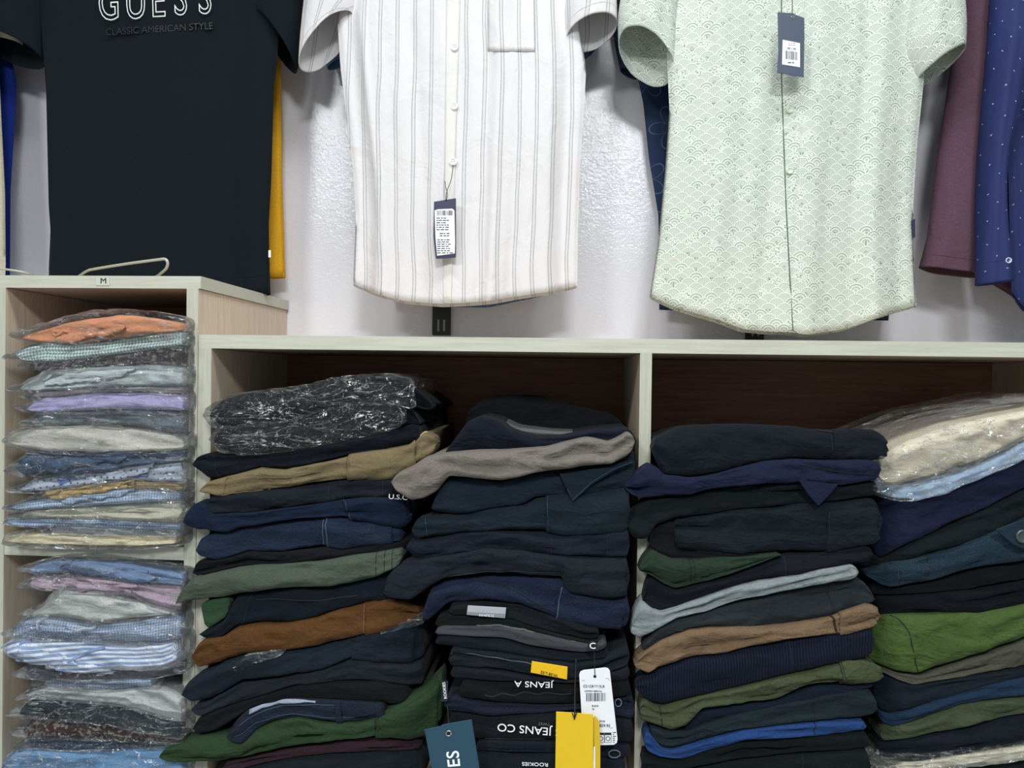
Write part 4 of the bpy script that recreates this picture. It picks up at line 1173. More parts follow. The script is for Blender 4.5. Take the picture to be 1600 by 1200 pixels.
f = item('B', '13151a', B13t, B13b, 'black jeans with white lettering half hidden inside the waistband', wr=0.5, amp=0.6)
along(f, 757, 893, 0.55, 0.50, M_dk, 'waistband', 0.0014, 0.02)
text('printed_text', 'JEANS A', 834, 1069, 1.1575, 0.0125, 180, M_white_print, f.ob, sx=1.3)
B14t = via([(694, 1096), (705, 1088)], B13b, 722, 992)
B14b = [(694, 1106), (700, 1110), (760, 1119), (840, 1115), (907, 1110), (950, 1119), (992, 1126)]
f = item('B', '161f33', B14t, B14b, 'dark indigo jeans with a small woven label at the left fold', 'denim', wr=0.5)
wl = poly_slab('woven_label', [(691, 1064), (700, 1064), (699, 1096), (690, 1096)], 1.152, 0.001, plain('navy_woven', '151c30', 0.7), f.ob, bev=0)
text('printed_text', 'ROOKIES', 695, 1079, 1.1514, 0.0062, 97, M_white_print, wl)
tube('button', [at(966 + 5 * math.cos(a), 1098 + 6 * math.sin(a), 1.153) for a in np.linspace(0, 2 * math.pi, 16)], 0.0009, M_lt, f.ob, n=5)
B15t = via([(701, 1116), (710, 1112)], B14b, 720, 990)
B15b = [(701, 1150), (744, 1159), (787, 1158), (867, 1160), (930, 1163), (990, 1166)]
f = item('B', '13171f', B15t, B15b, 'black jeans with bold upside-down white lettering across the waistband', 'denim', wr=0.4, amp=0.5, endr=5)
along(f, 757, 870, 0.86, 0.92, M_dk, 'waistband', 0.0016, 0.02); along(f, 760, 880, 0.12, 0.06, M_lt, 'waistband', 0.0006, 0.02)
text('printed_text', "'S JEANS CO", 828, 1140, 1.1520, 0.0165, 177, M_white_print, f.ob, sx=1.12)
text('printed_text', 'TWIST', 850, 1131, 1.1520, 0.006, 178, M_lt, f.ob)
B16t = via([(744, 1164)], B15b, 752, 985)
B16b = [(744, 1174), (800, 1178), (867, 1178), (968, 1186), (985, 1184)]
f = item('B', '151e2c', B16t, B16b, 'navy jeans in a thin layer under the boldly lettered black pair', 'denim', wr=0.4, amp=0.5)
tube('button', [at(960 + 9 * math.cos(a), 1178 + 6 * math.sin(a), 1.153) for a in np.linspace(0, 2 * math.pi, 16)], 0.0009, M_lt, f.ob, n=5)
B17t = via([(738, 1178)], B16b, 746, 978)
B17b = [(738, 1238), (800, 1239), (900, 1239), (978, 1239)]
f = item('B', '141b28', B17t, B17b, 'dark jeans at the bottom of the pile behind the yellow hanging tag', 'denim', wr=0.4, amp=0.5)
text('printed_text', 'ROOKIES', 836, 1194, 1.152, 0.0075, 180, M_white_print, f.ob, sx=1.3)

# ---- swing tags hanging in front of stack B
Yt = 1.128
tg = poly_slab('swing_tag', [(663, 1140), (690, 1134), (690, 1132.5), (700, 1130.5), (737, 1124), (755, 1236), (681, 1236)], Yt, 0.0012, plain('teal_card', '1f4659', 0.45),
               label='large teal card tag with white sideways lettering', cat='price tag', group='swing tags')
text('printed_letters', 'ES', 709, 1186, Yt - 0.0004, 0.0265, 97, M_white_print, tg, sx=1.0)
text('printed_letters', 'ES', 709.7, 1186, Yt - 0.0005, 0.0265, 97, M_white_print, tg, sx=1.0)
tube('eyelet', [at(701 + 4 * math.cos(a), 1146 + 4 * math.sin(a), Yt - 0.0007) for a in np.linspace(0, 2 * math.pi, 18)], 0.0009, plain('steel_eyelet', 'c8ccd0', 0.3, 1.0), tg, n=6)
poly_slab('eyelet_hole', [(701 + 3 * math.cos(a), 1146 + 3 * math.sin(a)) for a in np.linspace(0, 2 * math.pi, 13)[:-1]], Yt - 0.0006, 0.0004, M_cord, tg, bev=0)
tube('tag_cord', smooth_path([at(699, 1100, 1.152), at(700.5, 1125, 1.135), at(701, 1146, Yt - 0.001)], 12), 0.0007, M_cord, tg, n=6)
Yt = 1.134
wt = poly_slab('swing_tag', [(905, 1054), (907, 1049), (912, 1047), (945, 1043), (950, 1044), (953, 1048), (965, 1155), (964, 1161), (959, 1164), (920, 1165), (914, 1163), (911, 1158)], Yt, 0.0010, plain('white_card', 'eceef2', 0.5),
               label='white rounded paper tag with barcode and care symbols', cat='price tag', group='swing tags')
text('printed_text', 'C21C81Y13LR', 928, 1072.5, Yt - 0.0004, 0.0052, 1, M_ink, wt)
text('printed_text', 'COMFORT ESSENTIAL', 927, 1080, Yt - 0.0004, 0.0026, 1, M_ink, wt)
barcode(wt, Yt - 0.0004, 916, 946, 1083, 1096, 9, M_ink, -0.02)
text('printed_text', 'BLACK', 930, 1103, Yt - 0.0004, 0.0032, 0, M_ink, wt); text('printed_text', '32', 927, 1108, Yt - 0.0004, 0.0032, 0, M_ink, wt)
text('printed_text', '$59.95', 945, 1134, Yt - 0.0004, 0.0058, -1, M_ink, wt); text('printed_text', '$75.00', 941, 1127, Yt - 0.0004, 0.0030, -1, M_ink, wt)
def ring(cx, cy, r, Yr, mat, par, nm='care_symbol'):
    tube(nm, [at(cx + r * math.cos(a), cy + r * math.sin(a), Yr) for a in np.linspace(0, 2 * math.pi, 14)], 0.0005, mat, par, n=4)
for cx in (939, 950):
    tube('care_symbol', [at(cx + dx, 1153 + dy, Yt - 0.0004) for dx, dy in ((-5, -8), (5, -8), (5, 7), (-5, 7), (-5, -8))], 0.0004, M_black_print, wt, n=4)
    poly_slab('care_symbol', [(cx - 5, 1145), (cx + 5, 1145), (cx + 5, 1148.5), (cx - 5, 1148.5)], Yt - 0.0003, 0.0003, M_black_print, wt, bev=0)
    ring(cx, 1154, 3.2, Yt - 0.0004, M_black_print, wt)
rows_text(wt, Yt - 0.0003, 957.5, 1144, 3, 6, 6, M_ink, lh=3)
for a, b in (((909, 1063), (914, 1063)), ((946, 1060), (951, 1060)), ((951, 1060), (952, 1064)), ((953, 1138), (958, 1137))):
    tube('corner_mark', [at(*a, Yt - 0.0003), at(*b, Yt - 0.0003)], 0.0002, M_ink, wt, n=4)
poly_slab('eyelet_hole', [(929.5 + 2.4 * math.cos(a), 1057 + 2.4 * math.sin(a)) for a in np.linspace(0, 2 * math.pi, 13)[:-1]], Yt - 0.0004, 0.0004, M_cord, wt, bev=0)
tube('tag_cord', smooth_path([at(928, 1014, 1.140), at(929, 1035, 1.135), at(929.5, 1056, Yt - 0.001)], 12), 0.0006, M_cord, wt, n=6)
bd = poly_slab('cord_bead', [(926 + 7.5 * math.cos(a), 1009 + 7.5 * math.sin(a)) for a in np.linspace(0, 2 * math.pi, 19)[:-1]], 1.137, 0.004, plain('black_plastic', '101214', 0.35), wt, label='black round cord bead with a letter')
text('printed_letter', 'C', 926, 1009.5, 1.1362, 0.0125, 0, M_white_print, bd, sx=1.15)
Yt = 1.122
yt2 = poly_slab('swing_tag', [(869, 1112), (880, 1112.5), (895, 1113.5), (927, 1116), (927, 1236), (867, 1236)], Yt, 0.0010, plain('yellow_card', 'e3bd1c', 0.4),
               label='bright yellow folded card tag at the bottom of the right jeans stack', cat='price tag', group='swing tags')
poly_slab('back_leaf', [(927.5, 1121), (930, 1118), (936.5, 1128), (938, 1160), (938, 1236), (928, 1236)], Yt + 0.0035, 0.0010, plain('yellow_card_inner', 'd4b01c', 0.45), yt2)
poly_slab('price_sticker', [(927.5, 1167), (930, 1167), (930, 1236), (926, 1236)], Yt + 0.0025, 0.0006, M_paper, yt2, bev=0)
tube('tag_cord', smooth_path([at(900, 1030, 1.150), at(898.5, 1070, 1.140), at(898, 1112, Yt - 0.001), at(897.5, 1124, Yt - 0.0012)], 14), 0.0010, M_cord, yt2, n=6)
tube('tag_cord', [at(894, 1114, Yt - 0.0012), at(897.5, 1124, Yt - 0.0014), at(901, 1114, Yt - 0.0012)], 0.0009, M_cord, yt2, n=6)

# ---- stack C (second bay, left)
C1t = [(1019, 695), (1024, 685), (1042, 679), (1070, 666), (1125, 663), (1180, 663), (1235, 665), (1276, 669), (1317, 672), (1367, 673), (1382, 684), (1389, 700)]
C1b = [(1019, 704), (1027, 718), (1040, 745), (1078, 748), (1125, 740), (1160, 730), (1196, 721), (1235, 718), (1290, 721), (1359, 719), (1383, 714), (1389, 708)]
f = item('C', '161f29', C1t, C1b, 'black-navy trousers on top of the stack with a curved pocket welt', sag=0.022, yo=-0.004, amp=0.8)
panel(f, 1304, 1385, 0.1, 0.95); seam(f, 1302, mat=M_dk, slant=6)
along(f, 1280, 1386, 0.10, 0.62, M_dk, 'pocket_welt', 0.0016, 0.02)
C2t = via([(976, 759), (990, 746), (1004, 734), (1015, 727), (1030, 733)], C1b, 1040, 1360, [(1377, 722)])
C2b = [(976, 763), (986, 773), (1001, 781), (1075, 776), (1114, 765), (1166, 758), (1251, 755), (1317, 760), (1370, 752), (1377, 745)]
f = item('C', '1b2445', C2t, C2b, 'indigo navy trousers with a triangular flap hanging below them', yo=-0.010, wr=0.9)
poly_slab('pocket_flap', [(1250, 753), (1256, 730), (1262, 752), (1310, 757), (1296, 774), (1279, 791), (1264, 774)], [1.151] * 7, 0.004, f.mat, f.ob, bev=0.001)
along(f, 1252, 1372, 0.32, 0.62, M_dk, 'pocket_edge', 0.0010)
C3t = via([(979, 812), (990, 795), (1008, 782)], C2b, 1015, 1372)
C3b = [(979, 820), (986, 838), (998, 843), (1012, 842), (1023, 820), (1056, 808), (1106, 805), (1152, 798), (1235, 790), (1372, 777)]
f = item('C', '121b20', C3t, C3b, 'near-black trousers drooping at the left below the indigo pair', wr=1.1)
C4t = via([(1054, 812)], C3b, 1062, 1365, [(1379, 782)])
C4b = [(1054, 850), (1062, 857), (1114, 864), (1166, 867), (1235, 866), (1304, 864), (1359, 853), (1379, 846)]
f = item('C', '15232c', C4t, C4b, 'thick dark teal trousers with a stitched pocket at the right, above the green pair', yo=-0.004, wr=1.4, amp=1.2)
panel(f, 1294, 1374, 0.32, 1.0, stitch=M_dk, slant=4)
C4xt = [(1014, 846), (1018, 832), (1030, 818), (1050, 812), (1100, 852), (1160, 866), (1190, 866)]
C4xb = [(1014, 852), (1030, 868), (1051, 877), (1090, 875), (1125, 872), (1180, 869), (1190, 868)]
f = item('C', '14161e', C4xt, C4xb, 'black trousers bunched in the gap left of the thick dark teal pair', yo=0.004, depth=0.10)
C5t = via([(999, 890), (1008, 874), (1020, 860)], C4xb, 1030, 1180, [(1221, 866)])
C5b = [(999, 893), (1010, 898), (1038, 915), (1056, 923), (1095, 912), (1140, 900), (1185, 882), (1215, 870), (1221, 868)]
f = item('C', '2b3f30', C5t, C5b, 'forest green trousers sticking out in a wedge', yo=-0.006, endr=5)
seam(f, 1080, mat=M_dk, slant=8); seam(f, 1086, mat=M_dk, slant=8, r=0.0005)
C6t = via([(1003, 944), (1010, 915), (1016, 902)], C5b, 1026, 1215) + via([], C4b, 1235, 1350)[0:] + [(1364, 856)]
C6b = [(1003, 956), (1032, 960), (1059, 951), (1095, 937), (1140, 922), (1215, 905), (1275, 892), (1335, 883), (1364, 876)]
f = item('C', '141826', C6t, C6b, 'blue-black trousers between the green wedge and the pale grey pair')
seam(f, 1226, mat=M_dk)
C7t = via([(986, 984), (990, 962), (998, 946), (1006, 938), (1020, 952)], C6b, 1034, 1335, [(1342, 888)])
C7b = [(986, 992), (1000, 1002), (1014, 994), (1030, 982), (1059, 967), (1104, 957), (1155, 943), (1215, 928), (1275, 915), (1330, 905), (1342, 900)]
f = item('C', '7c8385', C7t, C7b, 'pale blue-grey trousers curling round at the left end', yo=-0.008, wr=1.1, amp=1.2)
C8t = via([(1004, 1010), (1015, 1000)], C7b, 1030, 1335, [(1353, 908), (1367, 930)])
C8b = [(1004, 1016), (1010, 1017), (1038, 1002), (1080, 985), (1155, 983), (1230, 981), (1302, 966), (1350, 951), (1367, 942)]
f = item('C', '2e343a', C8t, C8b, 'slate grey trousers with a hip seam, right on top of the tan pair')
seam(f, 1298, mat=M_dk, slant=8, curvy=4); along(f, 1050, 1100, 0.5, 0.98, M_dk, 'fold_edge', 0.001)
C9t = via([(991, 1037), (1010, 1019)], C8b, 1035, 1355, [(1368, 950), (1376, 956)])
C9b = [(991, 1041), (1000, 1048), (1016, 1058), (1028, 1048), (1065, 1038), (1089, 1030), (1140, 1023), (1190, 1010), (1230, 1000), (1284, 996), (1311, 993), (1362, 982), (1376, 970)]
f = item('C', '705b47', C9t, C9b, 'tan trousers with a gathered cuff at the right, over the ribbed navy pair', yo=-0.010, wr=1.2, amp=1.1)
along(f, 1302, 1312, 0.0, 1.0, plain('dark_elastic', '241c16', 0.9), 'elastic_cuff', 0.0016); panel(f, 1314, 1371, 0.05, 0.95)
C10t = via([(993, 1071), (1005, 1060)], C9b, 1018, 1362, [(1367, 990)])
C10b = [(993, 1078), (1008, 1094), (1023, 1105), (1038, 1108), (1080, 1095), (1140, 1080), (1230, 1060), (1305, 1041), (1355, 1029), (1367, 1020)]
f = item('C', '142038', C10t, C10b, 'navy corduroy trousers with fine vertical ribs', 'corduroy', yo=-0.006, wr=0.5, amp=0.6)
seam(f, 1236, mat=M_dk, slant=4)
C11t = via([(999, 1100), (1010, 1093)], C10b, 1022, 1305, [(1325, 1036), (1350, 1034), (1380, 1046)])
C11b = [(999, 1128), (1029, 1135), (1050, 1145), (1072, 1140), (1086, 1124), (1098, 1108), (1140, 1104), (1215, 1096), (1275, 1073), (1335, 1071), (1372, 1063), (1380, 1056)]
f = item('C', '485036', C11t, C11b, 'olive trousers with a crumpled cuff at the left, below the corduroy', yo=-0.008, wr=1.3, amp=1.2)
panel(f, 1316, 1377, 0.1, 0.95, stitch=M_dk, slant=3); seam(f, 1034, mat=M_dk, slant=4); along(f, 1310, 1378, 0.0, 0.25, M_dk, 'pocket_edge', 0.0011)
C12t = via([(1066, 1145)], C11b, 1088, 1340, [(1365, 1067)])
C12b = [(1066, 1149), (1100, 1136), (1140, 1121), (1215, 1102), (1275, 1092), (1345, 1078), (1365, 1074)]
f = item('C', '15233a', C12t, C12b, 'navy trousers in a sliver between the olive and the slate teal pair', amp=0.7)
C13t = via([(1016, 1137), (1040, 1143)], C12b, 1075, 1345, [(1365, 1080), (1371, 1092)])
C13b = [(1016, 1142), (1024, 1160), (1036, 1171), (1050, 1173), (1095, 1158), (1164, 1144), (1230, 1136), (1290, 1131), (1353, 1129), (1371, 1122)]
f = item('C', '223238', C13t, C13b, 'slate teal trousers lying on the bright blue pair', yo=-0.006, wr=1.1)
seam(f, 1276, mat=M_dk, slant=6)
C14t = via([(1005, 1150), (1012, 1142), (1020, 1150)], C13b, 1030, 1354)
C14b = [(1005, 1162), (1010, 1173), (1029, 1182), (1065, 1187), (1110, 1174), (1164, 1159), (1218, 1154), (1272, 1152), (1320, 1148), (1354, 1143)]
f = item('C', '23427a', C14t, C14b, 'bright blue trousers near the bottom, the only vivid blue pair in the bays', yo=-0.004)
seam(f, 1274, mat=M_dk)
C15t = via([(1003, 1184), (1015, 1182)], C14b, 1028, 1345, [(1360, 1150)])
C15b = [(1003, 1204), (1060, 1206), (1140, 1190), (1230, 1183), (1290, 1179), (1360, 1172)]
f = item('C', '11191c', C15t, C15b, 'black trousers directly below the bright blue pair')
C16t = via([(1003, 1208)], C15b, 1015, 1350, [(1362, 1176)])
C16b = [(1003, 1241), (1150, 1242), (1362, 1243)]
f = item('C', '16201f', C16t, C16b, 'black-green trousers at the foot of the stack, cut off by the frame')
seam(f, 1256, mat=M_dk)

# ---- stack D (second bay, right)
D1t = [(1372, 731), (1380, 716), (1392, 706), (1420, 694), (1455, 680), (1500, 664), (1560, 652), (1600, 644), (1650, 634), (1690, 630)]
D1b = [(1372, 744), (1384, 757), (1394, 761), (1433, 756), (1490, 741), (1533, 725), (1600, 690), (1650, 668), (1690, 655)]
f = item('D', 'd6c6a8', D1t, D1b, 'cream folded shirt in glossy clear film at the top right', 'linen', name='folded_shirt', cat='shirt', sag=0.01, yo=-0.002, wr=0.8)
bag_around(f, 5, 4, 0, 14, 3, 0.9)
D2t = via([(1364, 758), (1374, 748)], D1b, 1384, 1690)
D2b = [(1364, 762), (1377, 774), (1405, 781), (1439, 782), (1479, 773), (1533, 748), (1600, 719), (1690, 690)]
f = item('D', 'a9bed8', D2t, D2b, 'light blue shirt in glossy film between the cream shirt and the indigo pair', 'twill', name='folded_shirt', cat='shirt', wr=0.7)
bag_around(f, 6, 2, 0, 2, 3, 1.0)
D3t = via([(1362, 850), (1370, 812), (1377, 786)], D2b, 1388, 1690)
D3b = [(1362, 856), (1372, 872), (1384, 872), (1397, 866), (1433, 846), (1490, 821), (1547, 798), (1600, 770), (1690, 735)]
f = item('D', '1b2346', D3t, D3b, 'indigo trousers fanning out under the bagged light blue shirt', wr=0.9)
D4t = via([(1335, 876), (1355, 864)], D3b, 1366, 1690)
D4b = [(1335, 880), (1350, 885), (1371, 889), (1433, 875), (1490, 858), (1547, 832), (1600, 811), (1690, 785)]
f = item('D', '101c20', D4t, D4b, 'black-green jacket sleeve layer above the denim jacket', wr=1.2, name='folded_jacket', cat='jacket')
D5t = via([(1351, 896), (1362, 892)], D4b, 1380, 1690)
D5b = [(1351, 899), (1368, 908), (1380, 916), (1396, 920), (1433, 916), (1490, 901), (1547, 888), (1600, 880), (1690, 868)]
f = item('D', '1c3444', D5t, D5b, 'teal blue denim jacket with a metal button at the right frame edge', 'denim', yo=-0.012, name='folded_jacket', cat='jacket', wr=0.8, endr=5)
seam(f, 1404, mat=M_dk, slant=12, curvy=3); seam(f, 1447, mat=M_dk, slant=-10, curvy=6); seam(f, 1402, mat=M_blst, slant=12, curvy=3, r=0.0005)
poly_slab('placket', [(1556, 828), (1600, 812), (1640, 800), (1640, 848), (1600, 858), (1582, 850)], [1.146, 1.146, 1.146, 1.146, 1.146, 1.146], 0.004, f.mat, f.ob, bev=0.001)
button(1598, 838, 1.1445, 0.010, plain('dull_metal_button', '5b6468', 0.4, 0.7), f.ob, holes=False)
D6t = via([(1361, 920), (1372, 912)], D5b, 1382, 1690)
D6b = [(1361, 926), (1371, 930), (1433, 928), (1518, 922), (1600, 908), (1690, 895)]
f = item('D', '0f1519', D6t, D6b, 'black trousers directly under the denim jacket')
D7t = via([(1369, 934)], D6b, 1378, 1690)
D7b = [(1369, 962), (1380, 968), (1433, 963), (1518, 959), (1541, 961), (1600, 948), (1690, 930)]
f = item('D', '0f171f', D7t, D7b, 'blue-black trousers resting on the bright green pair')
D8t = via([(1355, 1024), (1361, 995), (1372, 978)], D7b, 1384, 1690)
D8b = [(1355, 1030), (1368, 1038), (1405, 1053), (1439, 1058), (1490, 1041), (1547, 1024), (1600, 1002), (1690, 972)]
f = item('D', '48602f', D8t, D8b, 'bright grass-green trousers with a curved side seam', yo=-0.010, wr=1.2)
seam(f, 1420, mat=M_dk, slant=44, curvy=8)
D9t = via([(1374, 1042)], D8b, 1384, 1690)
D9b = [(1374, 1048), (1405, 1064), (1430, 1073), (1490, 1064), (1547, 1057), (1600, 1050), (1690, 1035)]
f = item('D', '55554a', D9t, D9b, 'grey-brown trousers under the grass-green pair')
D10t = via([(1363, 1066), (1378, 1056)], D9b, 1395, 1690)
D10b = [(1363, 1086), (1374, 1112), (1390, 1120), (1420, 1112), (1448, 1102), (1504, 1081), (1560, 1068), (1600, 1060), (1690, 1050)]
f = item('D', '15222f', D10t, D10b, 'blue-black trousers above the petrol blue fold')
D11t = via([(1371, 1108), (1380, 1116)], D10b, 1392, 1690)
D11b = [(1371, 1116), (1380, 1130), (1396, 1137), (1433, 1129), (1504, 1102), (1561, 1094), (1600, 1087), (1690, 1075)]
f = item('D', '1b3450', D11t, D11b, 'petrol blue trousers curving under the blue-black pair', yo=-0.006)
D12t = via([(1374, 1140)], D11b, 1386, 1690)
D12b = [(1374, 1150), (1382, 1160), (1433, 1156), (1518, 1135), (1600, 1118), (1690, 1100)]
f = item('D', '465039', D12t, D12b, 'olive-grey trousers under the petrol blue ones', yo=-0.004)
D13t = via([(1372, 1164)], D12b, 1384, 1690)
D13b = [(1372, 1184), (1405, 1193), (1462, 1187), (1530, 1178), (1600, 1167), (1690, 1150)]
f = item('D', '161f2c', D13t, D13b, 'dark navy trousers above the bagged cream shirt at the bottom right')
D14t = via([(1392, 1200), (1405, 1195)], D13b, 1415, 1690)
D14b = [(1392, 1204), (1430, 1208), (1500, 1200), (1600, 1186), (1690, 1172)]
f = item('D', 'c6bb9f', D14t, D14b, 'cream shirt in film at the bottom right corner', 'linen', name='folded_shirt', cat='shirt')
bag_around(f, 7, 30, 0, 3, 5, 1.2)
D15t = via([(1384, 1212)], D14b, 1395, 1690)
D15b = [(1384, 1244), (1500, 1246), (1690, 1249)]
f = item('D', '12181c', D15t, D15b, 'black garment below the cream bagged shirt, cut off by the frame')

# ------------------------------------------------------------ bagged shirts in the left cabinet
GU, GL = 'bagged shirts in the upper compartment', 'bagged shirts in the lower compartment'
def shirt(colr, top, bot, label, kind='twill', seed=0, yo=0.0, up=True, eL=22, eR=8, bu=4, bd=4, ba=1.0, collar=None, wr=0.8, amp=0.9, depth=0.27, sag=0.0):
    f = folded('folded_shirt', top, bot, fabric(colr, kind, wr), yf=1.176 + yo, depth=depth, seed=seed, amp=amp, clip=BAYL, sag=sag, label=label, cat='shirt', group=GU if up else GL, endr=8)
    if collar:
        xa, xb, va, vb = collar[:4]
        c = fabric(collar[4] if len(collar) > 4 else colr, kind if kind in ('check', 'stripe', 'dots') else 'twill', 0.4)
        # collar stand: a raised rolled band that curves round the left end
        pts = []
        for t in np.linspace(0, 1, 30):
            x = xa + (xb - xa) * t
            v = va + (vb - va) * (1 - t) + 0.10 * math.sin(t * math.pi)
            pts.append(S(f, x, min(0.98, max(0.02, v)), 0.0012))
        lead = [S(f, xa + 18, max(0.02, va - 0.15), 0.0010), S(f, xa + 5, max(0.02, va - 0.02), 0.0014)]
        tube('collar', smooth_path(lead + pts, 60), 0.0028, c, f.ob, n=8)
        collar_band(f, xa + 6, xb + 12, va + 0.14, vb + 0.14, f.mat)
    bag_around(f, seed + 200, eL, eR, bu, bd, ba, clip=BAYL, depth=depth, lo=1, hi=291)
    return f
L1t = [(34, 526), (55, 518), (73, 512), (126, 497), (184, 492), (238, 497), (270, 502), (286, 508)]
L1b = [(34, 529), (69, 536), (110, 538), (146, 535), (211, 526), (284, 517), (286, 516)]
shirt('d9936c', L1t, L1b, 'orange bagged shirt on top of the left cabinet pile', seed=1, collar=(80, 186, 0.55, 0.35), sag=0.0, bu=12)
L2t = via([(23, 551), (38, 543)], L1b, 70, 280, [(286, 521)])
L2b = [(23, 556), (34, 564), (77, 566), (120, 561), (172, 554), (240, 545), (286, 538)]
shirt('6f8f8c', L2t, L2b, 'green and white gingham shirt under the orange one', 'gingham', seed=2)
L3t = via([(48, 570)], L2b, 70, 286)
L3b = [(48, 575), (77, 577), (120, 574), (172, 571), (238, 568), (286, 574)]
shirt('4a4448', L3t, L3b, 'dark patterned shirt in shiny film between gingham and white', 'print', seed=3, ba=1.3)
L4t = via([(31, 604), (50, 593)], L3b, 75, 286)
L4b = [(31, 609), (60, 612), (110, 609), (153, 606), (220, 604), (286, 604)]
shirt('c9d0d2', L4t, L4b, 'white shirt in loose film above the thin pinkish one', seed=4, collar=(62, 200, 0.45, 0.2))
L5t = via([(50, 616)], L4b, 62, 287)
L5b = [(50, 621), (80, 620), (153, 613), (220, 611), (287, 616)]
shirt('c3b6bb', L5t, L5b, 'thin pinkish white shirt resting on the lavender one', seed=5)
L6t = via([(42, 636), (52, 627)], L5b, 66, 287)
L6b = [(42, 642), (70, 643), (115, 642), (192, 640), (287, 642)]
shirt('b9afdc', L6t, L6b, 'plain lavender bagged shirt', seed=6, yo=-0.004)
L7t = via([(50, 652)], L6b, 62, 287)
L7b = [(50, 664), (90, 665), (153, 665), (220, 669), (287, 684)]
shirt('767d86', L7t, L7b, 'slate grey shirt in silvery film under the lavender one', seed=7, ba=1.3)
L8t = via([(10, 687), (17, 677), (32, 671)], L7b, 60, 287)
L8b = [(10, 693), (38, 703), (90, 708), (153, 710), (230, 707), (287, 703)]
shirt('b7b1a6', L8t, L8b, 'thick heathered beige shirt bulging in its film', 'linen', seed=8, yo=-0.006, eL=10)
L9t = via([(26, 722), (34, 712)], L8b, 50, 286)
L9b = [(26, 742), (60, 747), (92, 746), (150, 740), (192, 734), (240, 727), (286, 722)]
shirt('4d5f7c', L9t, L9b, 'slate blue bagged shirt under the thick beige one', seed=9, ba=1.2, collar=(76, 210, 0.35, 0.1))
L10t = via([(31, 762), (50, 752)], L9b, 80, 286)
L10b = [(31, 768), (80, 768), (110, 762), (153, 757), (200, 752), (286, 757)]
shirt('b9c2d4', L10t, L10b, 'pale shirt with tiny dots and a blue collar edge', 'dots', seed=10, collar=(90, 230, 0.55, 0.1, '5a78b8'))
L11t = via([(66, 772)], L10b, 80, 286)
L11b = [(66, 777), (90, 778), (153, 771), (230, 763), (286, 767)]
shirt('c4a570', L11t, L11b, 'tan yellow bagged shirt between dotted and blue checked', seed=11, collar=(73, 200, 0.5, 0.2))
L12t = via([(17, 791), (40, 784)], L11b, 80, 284)
L12b = [(17, 796), (40, 799), (100, 795), (153, 790), (230, 786), (284, 784)]
shirt('93abcf', L12t, L12b, 'light blue micro-checked shirt with a folded collar', 'check', seed=12, collar=(92, 200, 0.25, 0.1))
L13t = via([(32, 804)], L12b, 44, 284)
L13b = [(32, 810), (90, 812), (153, 813), (220, 816), (284, 818)]
shirt('cfc9b6', L13t, L13b, 'ivory bagged shirt above the thin sky blue one', seed=13)
L14t = via([(10, 812)], L13b, 40, 284)
L14b = [(10, 818), (40, 822), (115, 824), (200, 827), (250, 830), (284, 828)]
shirt('88a4d4', L14t, L14b, 'thin sky blue shirt with a sharp left corner', 'check', seed=14)
L15t = via([(78, 826)], L14b, 90, 280)
L15b = [(78, 833), (150, 835), (220, 837), (280, 838)]
shirt('c3ccd6', L15t, L15b, 'thin white shirt just above the butter yellow one', seed=15)
L16t = via([(5, 838), (40, 834)], L15b, 85, 276)
L16b = [(5, 847), (40, 850), (77, 852), (150, 853), (220, 853), (276, 850)]
shirt('ddcfae', L16t, L16b, 'butter yellow shirt at the bottom of the upper compartment', seed=16, ba=1.3, bd=8, yo=-0.006)

N1t = [(45, 888), (62, 880), (93, 876), (130, 875), (180, 879), (230, 888), (286, 898)]
N1b = [(45, 893), (54, 898), (120, 900), (186, 905), (234, 913), (286, 916)]
shirt('778cb0', N1t, N1b, 'light blue shirt on top in the lower compartment', seed=21, up=False, collar=(94, 230, 0.35, 0.5), sag=0.01)
N2t = via([(46, 908)], N1b, 56, 284)
N2b = [(46, 915), (60, 920), (90, 923), (135, 927), (180, 934), (230, 948), (270, 959), (284, 957)]
shirt('c2abbd', N2t, N2b, 'pink lilac shirt draped over the white collar', seed=22, up=False, collar=(82, 214, 0.3, 0.6))
N3t = via([(48, 958), (66, 948), (76, 930)], N2b, 90, 268)
N3b = [(48, 961), (69, 965), (120, 973), (156, 977), (210, 970), (250, 962), (268, 960)]
f = shirt('c9c9c6', N3t, N3b, 'plain white shirt with a tall standing collar', seed=23, up=False, yo=-0.006)
N4t = via([(19, 990), (26, 974), (50, 966)], N3b, 66, 282)
N4b = [(19, 995), (50, 1000), (120, 1001), (210, 1008), (250, 1008), (282, 1000)]
shirt('8aa0c4', N4t, N4b, 'light blue fine-checked shirt below the white collar', 'check', seed=24, up=False, collar=(56, 150, 0.3, 0.6), ba=1.2)
N5t = via([(1, 1008), (12, 1002)], N4b, 30, 276)
N5b = [(1, 1014), (10, 1028), (54, 1041), (100, 1045), (150, 1047), (210, 1050), (250, 1047), (276, 1036)]
shirt('7f98c8', N5t, N5b, 'blue and white striped shirt with its collar folded to the front', 'stripe', seed=25, up=False, yo=-0.008, eL=0, collar=(28, 160, 0.35, 0.75))
N6t = via([(40, 1044)], N5b, 55, 284)
N6b = [(40, 1060), (100, 1063), (160, 1064), (228, 1060), (284, 1052)]
shirt('5e5a66', N6t, N6b, 'dull mauve-grey shirt in film under the striped one', seed=26, up=False)
N7t = via([(68, 1066)], N6b, 80, 240)
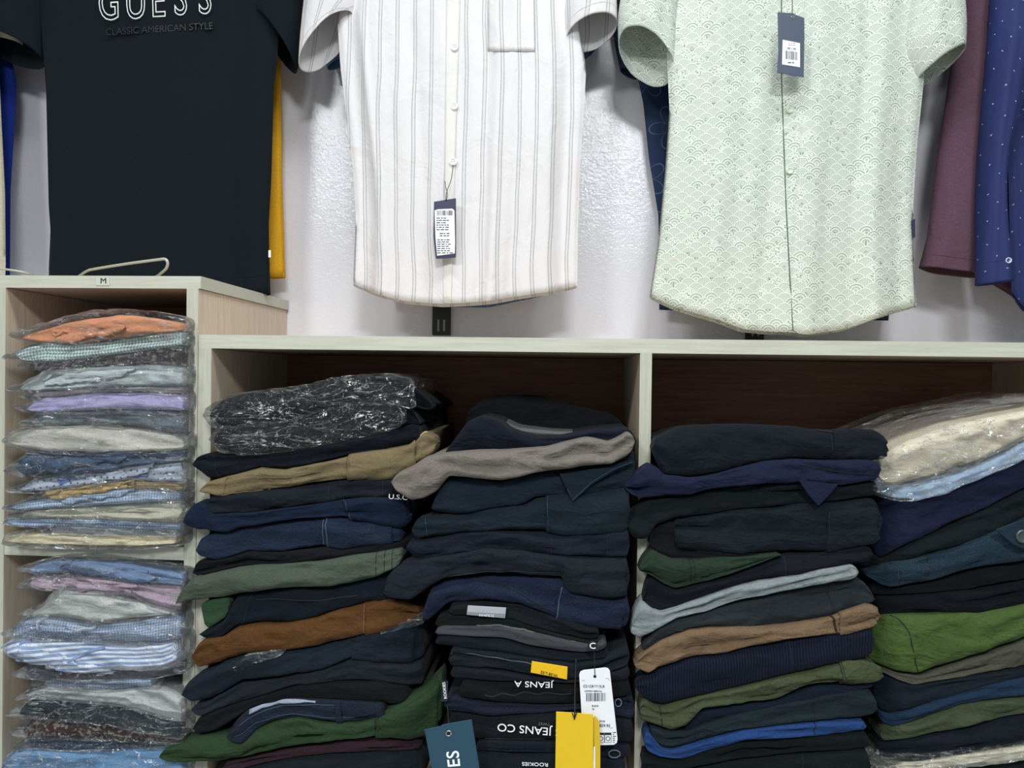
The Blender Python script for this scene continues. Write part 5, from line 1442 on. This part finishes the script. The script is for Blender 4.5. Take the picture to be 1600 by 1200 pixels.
N7b = [(68, 1072), (120, 1075), (180, 1077), (240, 1072)]
shirt('8ea6cc', N7t, N7b, 'narrow light blue shirt edge above the crumpled white one', 'check', seed=27, up=False)
N8t = via([(42, 1084), (60, 1078)], N7b, 75, 235, [(260, 1082), (284, 1096)])
N8b = [(42, 1089), (80, 1092), (120, 1096), (180, 1102), (210, 1110), (250, 1125), (284, 1130)]
shirt('ced2d2', N8t, N8b, 'crumpled white shirt with a dark-lined collar', seed=28, up=False, ba=1.3)
N9t = via([(30, 1108)], N8b, 48, 282)
N9b = [(30, 1122), (60, 1127), (120, 1130), (180, 1136), (230, 1146), (282, 1156)]
shirt('1d3038', N9t, N9b, 'dark teal shirt in shiny film above the dark maroon one', seed=29, up=False, ba=1.3)
N10t = via([(36, 1132)], N9b, 50, 282)
N10b = [(36, 1152), (80, 1156), (140, 1157), (200, 1160), (282, 1162)]
shirt('3b1e1f', N10t, N10b, 'dark maroon printed shirt in glossy film', 'print', seed=30, up=False, ba=1.2)
N11t = via([(40, 1158)], N10b, 55, 270)
N11b = [(40, 1170), (100, 1174), (180, 1172), (270, 1166)]
shirt('1f3358', N11t, N11b, 'navy blue shirt lying on the sky blue one', seed=31, up=False)
N12t = via([(3, 1186), (25, 1175)], N11b, 45, 275, [(284, 1172)])
N12b = [(3, 1224), (150, 1225), (284, 1227)]
shirt('72a0cc', N12t, N12b, 'sky blue shirt at the bottom left, cut off by the frame', seed=32, up=False, yo=-0.006)

# ------------------------------------------------------------ lettering becomes plain mesh
bpy.context.view_layer.update()
dg = bpy.context.evaluated_depsgraph_get()
for o in [o for o in scene.objects if o.type == 'FONT']:
    me = bpy.data.meshes.new_from_object(o.evaluated_get(dg))
    nm = o.name; o.name = 'old_text'
    n = bpy.data.objects.new(nm, me)
    n.parent = o.parent; n.location = o.location; n.rotation_euler = o.rotation_euler; n.scale = o.scale
    for k in ('label',):
        if k in o: n[k] = o[k]
    if not me.materials: me.materials.append(o.data.materials[0])
    scene.collection.objects.link(n)
    bpy.data.objects.remove(o)
